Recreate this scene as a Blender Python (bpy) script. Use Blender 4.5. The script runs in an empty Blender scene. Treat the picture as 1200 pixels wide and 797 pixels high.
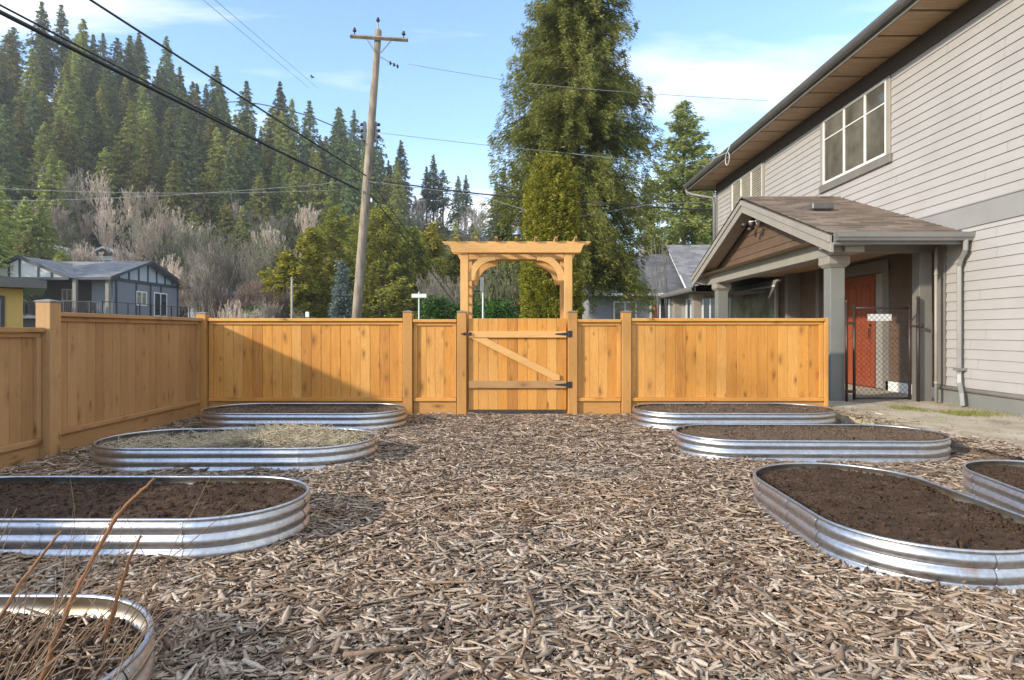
import bpy, bmesh, math, random
import numpy as np
from mathutils import Vector, noise as mnoise
R = math.radians
S = bpy.context.scene
COL = S.collection
F, H0, U0, V0 = 730.0, 1.15, 603.0, 389.0      # focal length (px of a 1200 px wide frame), eye height, vanishing point

def P(u, v, Y):                                 # survey point of the photograph at distance Y
    return Vector(((u-U0)*Y/F, Y, H0-(v-V0)*Y/F))

# ------------------------------------------------------------------ objects
def tag(o, label=None, cat=None, group=None, kind=None):
    if label: o['label'] = label
    if cat: o['category'] = cat
    if group: o['group'] = group
    if kind: o['kind'] = kind
    return o
def empty(name, loc, label, cat, group=None, rz=0):
    o = bpy.data.objects.new(name, None); COL.objects.link(o)
    o.location = loc; o.rotation_euler = (0, 0, rz); o.empty_display_size = .1
    return tag(o, label, cat, group)
def offset_of(p):
    v = Vector((0, 0, 0))
    while p is not None:
        v += Vector(p.location); p = p.parent
    return v
class MB:
    def __init__(s): s.v = []; s.f = []
    def add(s, vs, fs):
        n = len(s.v); s.v += [tuple(x) for x in vs]; s.f += [tuple(i+n for i in f) for f in fs]; return s
    def box(s, x0, y0, z0, x1, y1, z1, m=None):
        vs = [(x, y, z) for x in (x0, x1) for y in (y0, y1) for z in (z0, z1)]
        if m: vs = [m(*p) for p in vs]
        return s.add(vs, [(0,1,3,2), (4,6,7,5), (0,4,5,1), (2,3,7,6), (0,2,6,4), (1,5,7,3)])
    def prism(s, poly, a, b, m):                # poly of 2D points, extruded from a to b; m(p, q, t) -> xyz
        n = len(poly)
        vs = [m(p, q, a) for p, q in poly] + [m(p, q, b) for p, q in poly]
        fs = [tuple(range(n)), tuple(range(2*n-1, n-1, -1))] + [(i, (i+1) % n, n+(i+1) % n, n+i) for i in range(n)]
        return s.add(vs, fs)
    def tube(s, pts, r, n=6, cap=True):
        pts = [Vector(p) for p in pts]
        rs = r if isinstance(r, (list, tuple)) else [r]*len(pts)
        vs = []; up = None
        for i, p in enumerate(pts):
            d = (pts[min(i+1, len(pts)-1)]-pts[max(i-1, 0)])
            d = d.normalized() if d.length > 1e-9 else Vector((0, 0, 1))
            if up is None: up = Vector((0, 0, 1)) if abs(d.z) < .9 else Vector((1, 0, 0))
            a = d.cross(up).normalized(); b = a.cross(d).normalized(); up = b
            for k in range(n):
                t = 2*math.pi*k/n
                vs.append(p+(a*math.cos(t)+b*math.sin(t))*rs[i])
        fs = [(i*n+k, i*n+(k+1) % n, (i+1)*n+(k+1) % n, (i+1)*n+k) for i in range(len(pts)-1) for k in range(n)]
        if cap and n > 2: fs += [tuple(range(n-1, -1, -1)), tuple(range((len(pts)-1)*n, len(pts)*n))]
        return s.add(vs, fs)
    def ball(s, c, r, sx=1, sy=1, sz=1, nu=8, nv=6):
        vs = []
        for j in range(nv+1):
            th = math.pi*j/nv
            for i in range(nu):
                ph = 2*math.pi*i/nu
                vs.append((c[0]+r*sx*math.sin(th)*math.cos(ph), c[1]+r*sy*math.sin(th)*math.sin(ph), c[2]+r*sz*math.cos(th)))
        fs = [(j*nu+i, j*nu+(i+1) % nu, (j+1)*nu+(i+1) % nu, (j+1)*nu+i) for j in range(nv) for i in range(nu)]
        return s.add(vs, fs)
    def build(s, name, mat, parent=None, bevel=0, smooth=False, world=True):
        me = bpy.data.meshes.new(name)
        off = offset_of(parent) if (parent is not None and world) else Vector((0, 0, 0))
        me.from_pydata([(x-off.x, y-off.y, z-off.z) for x, y, z in s.v], [], s.f)
        if len(s.f) < 6000:
            bm = bmesh.new(); bm.from_mesh(me); bmesh.ops.recalc_face_normals(bm, faces=bm.faces); bm.to_mesh(me); bm.free()
        if smooth: me.polygons.foreach_set('use_smooth', [True]*len(me.polygons))
        me.materials.append(mat)
        o = bpy.data.objects.new(name, me); COL.objects.link(o); o.parent = parent
        if bevel:
            m = o.modifiers.new('Bevel', 'BEVEL'); m.width = bevel; m.segments = 1; m.limit_method = 'ANGLE'; m.angle_limit = R(40)
        return o
def np_mesh(name, V, Fc, mat, parent=None, smooth=False):
    """V (N,3), Fc (M,k) arrays, already in the parent's space."""
    me = bpy.data.meshes.new(name)
    M, k = Fc.shape
    me.vertices.add(len(V)); me.vertices.foreach_set('co', np.ascontiguousarray(V, dtype=np.float32).ravel())
    me.loops.add(M*k); me.loops.foreach_set('vertex_index', np.ascontiguousarray(Fc, dtype=np.int32).ravel())
    me.polygons.add(M); me.polygons.foreach_set('loop_start', np.arange(M, dtype=np.int32)*k)
    if smooth: me.polygons.foreach_set('use_smooth', np.ones(M, dtype=bool))
    me.update(calc_edges=True)
    mats = mat if isinstance(mat, (list, tuple)) else [mat]
    for m in mats: me.materials.append(m)
    o = bpy.data.objects.new(name, me); COL.objects.link(o); o.parent = parent
    return o
def copy_tree(o, parent=None):
    c = o.copy(); COL.objects.link(c); c.parent = parent
    for ch in list(o.children): copy_tree(ch, c)
    return c

# ------------------------------------------------------------------ materials
class NT:
    def __init__(s, name):
        s.m = bpy.data.materials.new(name); s.m.use_nodes = True
        s.t = s.m.node_tree; s.b = s.t.nodes['Principled BSDF']
    def n(s, typ, ins=None, **kw):
        nd = s.t.nodes.new(typ)
        for k, v in kw.items(): setattr(nd, k, v)
        for k, v in (ins or {}).items():
            if isinstance(v, bpy.types.NodeSocket): s.t.links.new(v, nd.inputs[k])
            else: nd.inputs[k].default_value = v
        return nd
    def link(s, a, b): s.t.links.new(a, b)
    def coords(s, kind='Object', scale=(1, 1, 1), loc=(0, 0, 0)):
        tc = s.n('ShaderNodeTexCoord')
        return s.n('ShaderNodeMapping', {0: tc.outputs[kind], 'Scale': scale, 'Location': loc}).outputs[0]
    def noise(s, vec, scale, detail=4, rough=.55, dist=0):
        return s.n('ShaderNodeTexNoise', {'Vector': vec, 'Scale': scale, 'Detail': detail, 'Roughness': rough, 'Distortion': dist}).outputs[0]
    def ramp(s, fac, stops, interp='LINEAR'):
        r = s.n('ShaderNodeValToRGB', {0: fac}); e = r.color_ramp.elements; r.color_ramp.interpolation = interp
        while len(e) > 1: e.remove(e[-1])
        e[0].position = stops[0][0]; e[0].color = c4(stops[0][1])
        for p, c in stops[1:]:
            x = e.new(p); x.color = c4(c)
        return r.outputs[0]
    def mix(s, fac, a, b, mode='MIX'):
        n = s.n('ShaderNodeMix', data_type='RGBA', blend_type=mode)
        for i, v in ((0, fac), (6, a), (7, b)):
            if isinstance(v, bpy.types.NodeSocket): s.t.links.new(v, n.inputs[i])
            else: n.inputs[i].default_value = c4(v) if i else v
        return n.outputs[2]
    def math(s, op, a, b=0.0):
        n = s.n('ShaderNodeMath', operation=op)
        for i, v in enumerate((a, b)):
            if isinstance(v, bpy.types.NodeSocket): s.t.links.new(v, n.inputs[i])
            else: n.inputs[i].default_value = v
        return n.outputs[0]
    def bump(s, h, strength=.3, dist=.01):
        s.link(s.n('ShaderNodeBump', {'Height': h, 'Strength': strength, 'Distance': dist}).outputs[0], s.b.inputs['Normal'])
    def out(s, col=None, rough=.6, metal=0, spec=None):
        if col is not None:
            if isinstance(col, bpy.types.NodeSocket): s.link(col, s.b.inputs['Base Color'])
            else: s.b.inputs['Base Color'].default_value = c4(col)
        if isinstance(rough, bpy.types.NodeSocket): s.link(rough, s.b.inputs['Roughness'])
        else: s.b.inputs['Roughness'].default_value = rough
        s.b.inputs['Metallic'].default_value = metal
        if spec is not None: s.b.inputs['Specular IOR Level'].default_value = spec
        return s.m
def c4(c):
    if isinstance(c, (int, float)): c = (c, c, c)
    return tuple(c)+((1.0,) if len(c) == 3 else ())
def gs(x, k): return tuple(i*k for i in x)

def paint(name, c, rough=.6, var=.12, scale=6, bump=.1, grime=0.0):
    t = NT(name); co = t.coords()
    n = t.noise(co, scale, 6)
    col = t.mix(t.ramp(n, [(.3, 0), (.7, 1)]), gs(c, 1-var), gs(c, 1+var))
    if grime:
        g = t.noise(t.coords(scale=(1, 1, .25)), scale*.5, 5)
        col = t.mix(t.math('MULTIPLY', t.ramp(g, [(.5, 0), (.8, 1)]), grime), col, gs((.10, .09, .07), 1))
    f = t.noise(co, scale*20, 3)
    t.bump(f, bump, .002)
    return t.out(col, rough)

def wood(name, axis, tones, knots=True, rough=.62):
    t = NT(name)
    g = t.n('ShaderNodeNewGeometry'); rnd = g.outputs['Random Per Island']
    tc = t.n('ShaderNodeTexCoord')
    shift = t.n('ShaderNodeCombineXYZ', {0: t.math('MULTIPLY', rnd, 37.0), 1: t.math('MULTIPLY', rnd, 53.0), 2: t.math('MULTIPLY', rnd, 71.0)})
    vec = t.n('ShaderNodeVectorMath', {0: tc.outputs['Object'], 1: shift.outputs[0]}, operation='ADD').outputs[0]
    sc = {'z': (1, 1, .09), 'x': (.09, 1, 1), 'y': (1, .09, 1)}[axis]
    v1 = t.n('ShaderNodeMapping', {0: vec, 'Scale': sc}).outputs[0]
    sk = {'z': (1, 1, .42), 'x': (.42, 1, 1), 'y': (1, .42, 1)}[axis]
    v2 = t.n('ShaderNodeMapping', {0: vec, 'Scale': sk}).outputs[0]
    sx = t.n('ShaderNodeSeparateXYZ', {0: v2})
    hor = t.math('ADD', sx.outputs[0], sx.outputs[1])
    kv = t.n('ShaderNodeCombineXYZ', {0: hor, 1: sx.outputs[2]}).outputs[0]
    kd = t.noise(v2, 9, 2); kv = t.n('ShaderNodeVectorMath', {0: kv, 1: t.n('ShaderNodeCombineXYZ', {0: t.math('MULTIPLY', kd, .05), 1: t.math('MULTIPLY', kd, .03)}).outputs[0]}, operation='ADD').outputs[0]
    vor = t.n('ShaderNodeTexVoronoi', {'Vector': kv, 'Scale': 7.5, 'Randomness': 1.0}, voronoi_dimensions='2D')
    d = vor.outputs['Distance']
    warp = t.math('MULTIPLY', t.ramp(d, [(.0, 1), (.35, 0)]), 1.6)
    grain = t.noise(v1, 26, 5, .6, .6)
    band = t.n('ShaderNodeTexNoise', {'Vector': v1, 'Scale': 9.0, 'Detail': 3.0, 'Distortion': 1.5}).outputs[0]
    rings = t.math('FRACT', t.math('ADD', t.math('MULTIPLY', band, 9.0), warp))
    rr = t.ramp(rings, [(0, 0), (.75, 1), (1, 0)])
    base = t.ramp(rnd, [(0, tones[0]), (.3, tones[1]), (.6, tones[2]), (1, tones[3])])
    col = t.mix(t.math('MULTIPLY', rr, .28), base, gs(tones[0], .62))
    col = t.mix(t.math('MULTIPLY', t.ramp(grain, [(.35, 0), (.7, 1)]), .35), col, gs(tones[3], 1.12))
    big = t.noise(v2, 1.7, 3)
    col = t.mix(t.math('MULTIPLY', t.ramp(big, [(.42, 0), (.7, 1)]), .4), col, gs(tones[0], .75))
    if knots:
        sc_ = t.n('ShaderNodeSeparateColor', {0: vor.outputs['Color']})
        keep = t.ramp(sc_.outputs[0], [(.45, 0), (.95, 1)])
        dd = t.math('DIVIDE', d, t.math('ADD', t.math('MULTIPLY', sc_.outputs[1], 1.3), .35))
        k1 = t.ramp(dd, [(.05, 1), (.11, 0)])
        k2 = t.ramp(dd, [(.08, 1), (.30, 0)])
        col = t.mix(t.math('MULTIPLY', t.math('MULTIPLY', k2, keep), .55), col, gs(tones[0], .5))
        col = t.mix(t.math('MULTIPLY', t.math('MULTIPLY', k1, keep), .6), col, (.15, .065, .025))
    t.bump(grain, .25, .003)
    return t.out(col, rough, spec=.3)

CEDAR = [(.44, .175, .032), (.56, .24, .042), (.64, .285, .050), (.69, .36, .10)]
TAN = [(.33, .18, .072), (.385, .215, .085), (.43, .245, .10), (.48, .285, .125)]  # browner, duller tones than CEDAR
POST = [(.42, .20, .052), (.47, .225, .058), (.51, .25, .07), (.54, .28, .085)]
PERG = [(.60, .32, .10), (.64, .34, .11), (.66, .36, .12), (.68, .39, .14)]
W = {}
for ax in 'xyz':
    W['cedar_'+ax] = wood('cedar_boards_'+ax, ax, CEDAR)
    W['tan_'+ax] = wood('stained_cedar_'+ax, ax, TAN)
    W['post_'+ax] = wood('post_wood_'+ax, ax, POST)
    W['perg_'+ax] = wood('pergola_wood_'+ax, ax, PERG, knots=False)

def galvanized(name='galvanized_steel', rust=0.0):
    t = NT(name); co = t.coords()
    vor = t.n('ShaderNodeTexVoronoi', {'Vector': co, 'Scale': 55.0})
    spang = t.n('ShaderNodeSeparateColor', {0: vor.outputs['Color']}).outputs[0]
    big = t.noise(t.coords(scale=(1, 1, 3)), 3.5, 6)
    col = t.mix(spang, (.50, .515, .54), (.64, .65, .665))
    col = t.mix(t.math('MULTIPLY', t.ramp(big, [(.45, 0), (.75, 1)]), .35), col, (.36, .36, .35))
    if rust:
        r = t.noise(t.coords(loc=(3.1, .7, 0)), 2.6, 7, .7)
        col = t.mix(t.math('MULTIPLY', t.ramp(r, [(.60, 0), (.70, 1)]), rust), col, (.42, .20, .07))
    oz = t.n('ShaderNodeSeparateXYZ', {0: t.n('ShaderNodeTexCoord').outputs['Object']}).outputs[2]
    dn = t.noise(t.coords(loc=(1, 5, 0)), 9, 6, .7)
    dirt = t.ramp(t.math('ADD', t.math('MULTIPLY', oz, -7.0), t.math('ADD', dn, .1)), [(.42, 0), (.75, 1)])
    col = t.mix(t.math('MULTIPLY', dirt, .6), col, (.20, .16, .11))
    rough = t.n('ShaderNodeMapRange', {0: t.math('ADD', big, t.math('MULTIPLY', dirt, .5)), 3: .26, 4: .52}).outputs[0]
    t.bump(big, .12, .004)
    return t.out(col, rough, 1.0)
M = {}
M['galv'] = galvanized(); M['galv_rust'] = galvanized('galvanized_steel_rusting', .55)
t = NT('bed_lining'); n = t.noise(t.coords(), 5, 6)
M['galv_dull'] = t.out(t.mix(t.ramp(n, [(.4, 0), (.65, 1)]), (.50, .49, .46), (.36, .27, .17)), .5, .85)

t = NT('mulch_chips'); g = t.n('ShaderNodeNewGeometry').outputs['Random Per Island']
c = t.ramp(g, [(0, (0.086, 0.053, 0.031)), (.14, (0.172, 0.110, 0.068)), (.34, (0.303, 0.215, 0.144)), (.58, (0.424, 0.320, 0.226)), (.8, (0.515, 0.406, 0.300)), (.94, (0.606, 0.497, 0.383)), (1, (0.707, 0.602, 0.479))])
co = t.coords(); n = t.noise(co, 90, 4, .6)
c = t.mix(t.math('MULTIPLY', t.ramp(n, [(.4, 0), (.65, 1)]), .35), c, (.15, .10, .065))
pt = t.noise(co, .55, 4, .6)
c = t.mix(t.math('MULTIPLY', t.ramp(pt, [(.50, 0), (.68, 1)]), .42), c, (.24, .235, .20))
pt2 = t.noise(t.coords(loc=(7, 3, 1)), .45, 3, .6)
c = t.mix(t.math('MULTIPLY', t.ramp(pt2, [(.5, 0), (.68, 1)]), .35), c, (.42, .24, .12))
M['chips'] = t.out(c, .8, spec=.25)

t = NT('mulch_floor'); co = t.coords(); n = t.noise(co, 28, 8, .7); v = t.n('ShaderNodeTexVoronoi', {'Vector': t.coords(scale=(1, 1.6, 1)), 'Scale': 45.0})
c = t.ramp(n, [(.3, (.11, .078, .052)), (.5, (.25, .18, .125)), (.7, (.38, .29, .21))])
t.bump(v.outputs['Distance'], .8, .02); M['mulch'] = t.out(c, .9)

def soil_mat(name, a, b, c_):
    t = NT(name); co = t.coords(); n = t.noise(co, 38, 8, .75); n2 = t.noise(co, 5, 4)
    c = t.ramp(n, [(.32, a), (.5, b), (.68, c_)])
    c = t.mix(t.ramp(n2, [(.35, 0), (.7, 1)]), c, gs(b, .8))
    t.bump(n, .9, .02); return t.out(c, .95, spec=.15)
M['soil'] = soil_mat('dark_garden_soil', (.03, .018, .011), (.09, .055, .034), (.22, .145, .095))
M['soil_dry'] = soil_mat('dry_garden_soil', (.06, .04, .026), (.17, .118, .078), (.34, .25, .17))

t = NT('patio'); co = t.coords(); n = t.noise(co, 2.2, 8, .65); n2 = t.noise(co, 60, 4); n3 = t.noise(t.coords(loc=(2, 4, 0)), 1.1, 5)
c = t.ramp(n, [(.3, (.27, .22, .15)), (.5, (.50, .425, .30)), (.7, (.58, .52, .40))])
c = t.mix(t.math('MULTIPLY', t.ramp(n2, [(.4, 0), (.7, 1)]), .35), c, (.22, .18, .13))
c = t.mix(t.math('MULTIPLY', t.ramp(n3, [(.56, 0), (.7, 1)]), .5), c, (.25, .26, .09))
t.bump(n2, .4, .006); M['patio'] = t.out(c, .9)
t = NT('grass_ground'); n = t.noise(t.coords(), 3, 8, .7)
M['lawn'] = t.out(t.ramp(n, [(.3, (.035, .06, .018)), (.55, (.07, .10, .03)), (.75, (.12, .13, .05))]), .95)
t = NT('asphalt'); n = t.noise(t.coords(), 60, 6, .7)
M['asphalt'] = t.out(t.ramp(n, [(.3, (.035,)*3), (.7, (.07,)*3)]), .9)
t = NT('forest_floor'); n = t.noise(t.coords(), .25, 9, .75)
t.bump(n, 1.0, 2.0)
M['hill'] = t.out(t.ramp(n, [(.3, (.03, .035, .014)), (.5, (.07, .058, .03)), (.7, (.13, .10, .062))]), .95)

def leaf_mat(name, stops, cl=1.5, dark=.4, var=0):
    t = NT(name); g = t.n('ShaderNodeNewGeometry').outputs['Random Per Island']
    c = t.ramp(g, stops)
    oi = t.n('ShaderNodeObjectInfo').outputs['Random']
    n = t.noise(t.coords(), cl, 4, .6)
    c = t.mix(t.math('MULTIPLY', t.ramp(n, [(.35, 1), (.6, 0)]), dark), c, gs(stops[0][1], .8))
    hsv = t.n('ShaderNodeHueSaturation', {'Color': c, 'Hue': t.n('ShaderNodeMapRange', {0: oi, 3: .47 if var else .495, 4: .512 if var else .503}).outputs[0],
              'Value': t.n('ShaderNodeMapRange', {0: oi, 3: .85 if var else 1.0, 4: 1.9 if var else 1.15}).outputs[0]})
    m_ = t.out(hsv.outputs[0], .65, spec=.25)
    tr = t.n('ShaderNodeBsdfTranslucent', {0: hsv.outputs[0]}); mx_ = t.n('ShaderNodeMixShader', {0: .33, 1: t.b.outputs[0], 2: tr.outputs[0]})
    t.link(mx_.outputs[0], t.t.nodes['Material Output'].inputs[0]); return m_
M['fir'] = leaf_mat('fir_needles', [(0, (0.094, 0.115, 0.033)), (.5, (0.184, 0.209, 0.051)), (1, (0.320, 0.319, 0.079))], .25, var=1)
M['fir_dark'] = leaf_mat('dark_fir_needles', [(0, (0.059, 0.084, 0.038)), (.5, (0.109, 0.137, 0.057)), (1, (0.180, 0.210, 0.081))], .25, var=1)
M['spruce'] = leaf_mat('spruce_needles', [(0, (0.101, 0.124, 0.031)), (.5, (0.212, 0.239, 0.050)), (.85, (0.332, 0.342, 0.076)), (1, (0.441, 0.401, 0.111))], .8)
M['spruce2'] = leaf_mat('fresh_spruce_needles', [(0, (0.131, 0.184, 0.057)), (.5, (0.267, 0.322, 0.090)), (1, (0.502, 0.494, 0.156))], .8)
M['thuja'] = leaf_mat('arborvitae_sprays', [(0, (0.125, 0.144, 0.019)), (.45, (0.266, 0.277, 0.031)), (.8, (0.397, 0.361, 0.043)), (1, (0.560, 0.426, 0.067))], 2.2)
M['gold'] = leaf_mat('golden_cypress_sprays', [(0, (0.141, 0.147, 0.022)), (.5, (0.329, 0.309, 0.039)), (1, (0.559, 0.463, 0.077))], 1.0)
M['cyp'] = leaf_mat('green_cypress_sprays', [(0, (0.119, 0.142, 0.030)), (.5, (0.258, 0.284, 0.047)), (1, (0.517, 0.451, 0.075))], 1.0)
M['blue'] = leaf_mat('blue_spruce_needles', [(0, (0.084, 0.120, 0.108)), (.5, (0.192, 0.240, 0.204)), (1, (0.336, 0.396, 0.348))], 1.5)
M['shrub'] = leaf_mat('shrub_leaves', [(0, (0.024, 0.060, 0.012)), (.5, (0.060, 0.144, 0.024)), (1, (0.120, 0.240, 0.048))], 1.5)
def bark_mat(name, a, b, sc=8):
    t = NT(name); n = t.noise(t.coords(scale=(1, 1, .2)), sc, 6, .7)
    t.bump(n, .5, .02)
    o = t.n('ShaderNodeMapRange', {0: t.n('ShaderNodeObjectInfo').outputs['Random'], 3: .8, 4: 1.25}).outputs[0]
    return t.out(t.n('ShaderNodeHueSaturation', {'Color': t.ramp(n, [(.3, a), (.7, b)]), 'Value': o}).outputs[0], .9)
M['bark'] = bark_mat('conifer_bark', (.05, .035, .025), (.14, .10, .075))
M['pale'] = bark_mat('pale_bare_branches', (.30, .24, .18), (.62, .52, .42), 3)
M['redtwig'] = bark_mat('reddish_bare_branches', (.12, .075, .06), (.25, .17, .14), 3)
M['greytwig'] = bark_mat('grey_bare_branches', (.14, .125, .10), (.30, .27, .22), 3)
M['olivetwig'] = bark_mat('olive_bare_branches', (.11, .115, .06), (.24, .24, .14), 3)
M['cane'] = bark_mat('orange_brown_cane', (.12, .055, .028), (.36, .175, .075), 20)
M['cane_thin'] = bark_mat('dry_thin_cane', (.13, .08, .05), (.32, .22, .14), 20)
M['pole'] = bark_mat('weathered_pole_wood', (.10, .08, .06), (.33, .275, .21), 7)
M['straw'] = bark_mat('dry_grass_blades', (.42, .34, .20), (.72, .62, .44), 9)
M['siding'] = paint('light_siding_paint', (.385, .366, .345), .55, .05, 2.2, .06, .10)
M['trim'] = paint('taupe_trim_paint', (.185, .17, .148), .5, .08, 3, .08, .15)
M['trim_light'] = paint('light_taupe_trim_paint', (.30, .275, .235), .5, .08, 3, .08, .1)
M['trim_green'] = paint('grey_green_trim_paint', (.19, .195, .175), .5, .08, 3, .08, .1)
M['band'] = paint('grey_band_paint', (.27, .265, .25), .55, .06, 2, .06, .1)
M['brownside'] = paint('brown_cedar_siding', (.125, .078, .048), .6, .15, 4, .2)
M['frieze'] = paint('dark_frieze_paint', (.055, .043, .034), .6, .1, 3)  # eave shadow on the frieze board put into its colour; also dark soffit seams
M['gutter'] = paint('dark_gutter_paint', (.10, .095, .088), .35, .12, 4, .05)
M['gutter_grey'] = paint('grey_gutter_paint', (.20, .195, .185), .4, .1, 4, .05)
M['white'] = paint('white_vinyl', (.74, .73, .69), .4, .03, 3, .03)
M['black'] = paint('black_painted_metal', (.018, .018, .018), .45, .2, 8)
M['browniron'] = paint('dark_brown_steel', (.035, .022, .018), .45, .2, 8)
M['door'] = paint('orange_red_door_paint', (.27, .062, .024), .4, .12, 5, .1)
M['reddoor'] = paint('dark_red_door_paint', (.22, .03, .03), .4, .1, 5)
M['bluegrey'] = paint('blue_grey_siding', (.165, .18, .21), .6, .06, 1)
M['bluegrey_l'] = paint('pale_blue_grey_panel', (.38, .42, .48), .6, .06, 1)
M['palepanel'] = paint('pale_stucco_panel', (.55, .56, .55), .7, .05, 1)
M['darkwall'] = paint('dark_recess_siding', (.10, .095, .09), .7, .1, 1)
M['navy'] = paint('dark_navy_trim', (.03, .035, .045), .5, .1, 1)
M['yellow'] = paint('ochre_stucco', (.52, .34, .10), .8, .08, 1.5, .1)
M['nhouse'] = paint('grey_lap_siding', (.28, .285, .28), .6, .06, 1.2)
M['nhouse_tan'] = paint('tan_lap_siding', (.40, .37, .32), .6, .06, 1.2)
M['plaster'] = paint('grey_concrete', (.33, .31, .27), .9, .15, 4, .3, .3)
M['cable'] = paint('black_cable_sheath', (.02, .02, .021), .5, .1, 5)
M['wire_grey'] = paint('grey_wire', (.20, .20, .20), .5, .1, 5)
M['signwhite'] = paint('white_sign_face', (.72, .73, .70), .5, .04, 3)
M['signgreen'] = paint('pale_sign_metal', (.50, .56, .53), .4, .04, 3)
M['bird'] = paint('dark_feathers', (.03, .03, .032), .8)
M['porcelain'] = paint('dark_porcelain', (.05, .045, .05), .25)
t = NT('blinds'); w = t.n('ShaderNodeTexWave', {'Vector': t.coords(), 'Scale': 9.0, 'Distortion': .3}, bands_direction='Z').outputs[0]
M['blind'] = t.out(t.ramp(w, [(.2, (.20, .18, .14)), (.8, (.38, .35, .28))]), .35, spec=.8)
t = NT('soffit_wood'); n = t.noise(t.coords(scale=(.15, 1, 1)), 22, 5)
M['soffit'] = t.out(t.ramp(n, [(.3, (.36, .22, .115)), (.7, (.50, .33, .18))]), .6)
def glass(name, c, rough=.06):
    t = NT(name); n = t.noise(t.coords(), 1.5, 3); t.bump(n, .03, .01)
    m = t.out(t.mix(t.ramp(n, [(.35, 0), (.65, 1)]), gs(c, .6), gs(c, 1.4)), rough, spec=.7); return m
M['glass'] = glass('window_glass', (.12, .11, .09)); M['glass_pale'] = glass('pale_window_glass', (.26, .25, .20), .12)
M['glass_dark'] = glass('dark_window_glass', (.03, .035, .045))

def shingles(name, cols, horiz='x', sc=1.0):
    t = NT(name)
    tc = t.n('ShaderNodeTexCoord')
    sep = t.n('ShaderNodeSeparateXYZ', {0: tc.outputs['Object']})
    a, b = (0, 1) if horiz == 'x' else (1, 0)
    v = t.n('ShaderNodeCombineXYZ', {0: sep.outputs[a], 1: sep.outputs[b]}).outputs[0]
    br = t.n('ShaderNodeTexBrick', {'Vector': v, 'Color1': c4((0, 0, 0)), 'Color2': c4((1, 1, 1)), 'Mortar': c4((.5, .5, .5)), 'Scale': 1.0,
             'Mortar Size': .002, 'Brick Width': .27*sc, 'Row Height': .125*sc, 'Bias': 0.0})
    n = t.noise(tc.outputs['Object'], 3.5, 6, .7); n2 = t.noise(tc.outputs['Object'], 120, 3, .7)
    f = t.mix(.45, br.outputs[0], n)
    c = t.ramp(f, [(.15, cols[0]), (.4, cols[1]), (.6, cols[2]), (.85, cols[3])])
    c = t.mix(t.math('MULTIPLY', t.ramp(n2, [(.45, 0), (.7, 1)]), .35), c, gs(cols[0], .7))
    t.bump(n2, .5, .004); return t.out(c, .9)
M['shingle'] = shingles('brown_shingles', [(.13, .10, .078), (.19, .147, .112), (.25, .195, .15), (.32, .265, .21)])
M['shingle_grey'] = shingles('grey_shingles', [(.12, .12, .125), (.17, .17, .175), (.22, .22, .225), (.28, .28, .28)], 'x', 2)
M['shingle_dark'] = shingles('dark_shingles', [(.07, .07, .075), (.10, .10, .105), (.13, .13, .135), (.17, .17, .17)], 'x', 2)

# ------------------------------------------------------------------ camera, light, sky
cam = bpy.data.cameras.new('camera'); co = bpy.data.objects.new('camera', cam); COL.objects.link(co)
co.location = (0, 0, H0); co.rotation_euler = (R(90), 0, 0)
cam.lens = 36*F/1200; cam.sensor_width = 36; cam.clip_end = 5000; cam.clip_start = .05
cam.shift_x = -3/1200; cam.shift_y = -9.5/1200
S.camera = co
LD = Vector((1, .62, -.455)).normalized()       # direction the sunlight travels
EL = math.asin(-LD.z); AZ = math.atan2(-LD.x, -LD.y)
sun = bpy.data.lights.new('sun', 'SUN'); so = bpy.data.objects.new('sun', sun); COL.objects.link(so)
so.rotation_euler = LD.to_track_quat('-Z', 'Y').to_euler(); sun.energy = 2.0; sun.angle = R(2.0); sun.color = (1, .89, .74)
w = bpy.data.worlds.new('World'); S.world = w; w.use_nodes = True; nt = w.node_tree; nt.nodes.clear()
def wn(typ, ins=None, **kw):
    n = nt.nodes.new(typ)
    for k, v in kw.items(): setattr(n, k, v)
    for k, v in (ins or {}).items():
        if isinstance(v, bpy.types.NodeSocket): nt.links.new(v, n.inputs[k])
        else: n.inputs[k].default_value = v
    return n
sky = wn('ShaderNodeTexSky', sky_type='NISHITA', sun_disc=False, sun_elevation=EL, sun_rotation=AZ % (2*math.pi), altitude=100, air_density=1.0, dust_density=.4, ozone_density=3.2)
tc = wn('ShaderNodeTexCoord'); sp = wn('ShaderNodeSeparateXYZ', {0: tc.outputs['Generated']})
def wm(op, a, b=0.0, c=None):
    d = {0: a, 1: b}
    if c is not None: d[2] = c
    return wn('ShaderNodeMath', d, operation=op).outputs[0]
zz = wm('ADD', wm('MAXIMUM', sp.outputs[2], 0.0), .10)
px = wm('DIVIDE', sp.outputs[0], zz); py = wm('DIVIDE', sp.outputs[1], zz)
cv = wn('ShaderNodeCombineXYZ', {0: px, 1: py})
mp = wn('ShaderNodeMapping', {0: cv.outputs[0], 'Rotation': (0, 0, R(-10)), 'Scale': (.42, 1.2, 1), 'Location': (5.1, .9, 0)})
n1 = wn('ShaderNodeTexNoise', {'Vector': mp.outputs[0], 'Scale': 1.0, 'Detail': 9.0, 'Roughness': .55, 'Distortion': .5})
def wramp(f, stops):
    r = wn('ShaderNodeValToRGB', {0: f}); e = r.color_ramp.elements
    e[0].position, e[0].color = stops[0][0], c4(stops[0][1]); e[1].position, e[1].color = stops[1][0], c4(stops[1][1])
    return r.outputs[0]
cl = wramp(n1.outputs[0], [(.445, 0), (.61, .95)])
low = wn('ShaderNodeMapRange', {0: sp.outputs[2], 1: .02, 2: .30, 3: .68, 4: 0.0}).outputs[0]
mp2 = wn('ShaderNodeMapping', {0: cv.outputs[0], 'Scale': (.22, .7, 1), 'Location': (4, 2, 0)})
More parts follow.
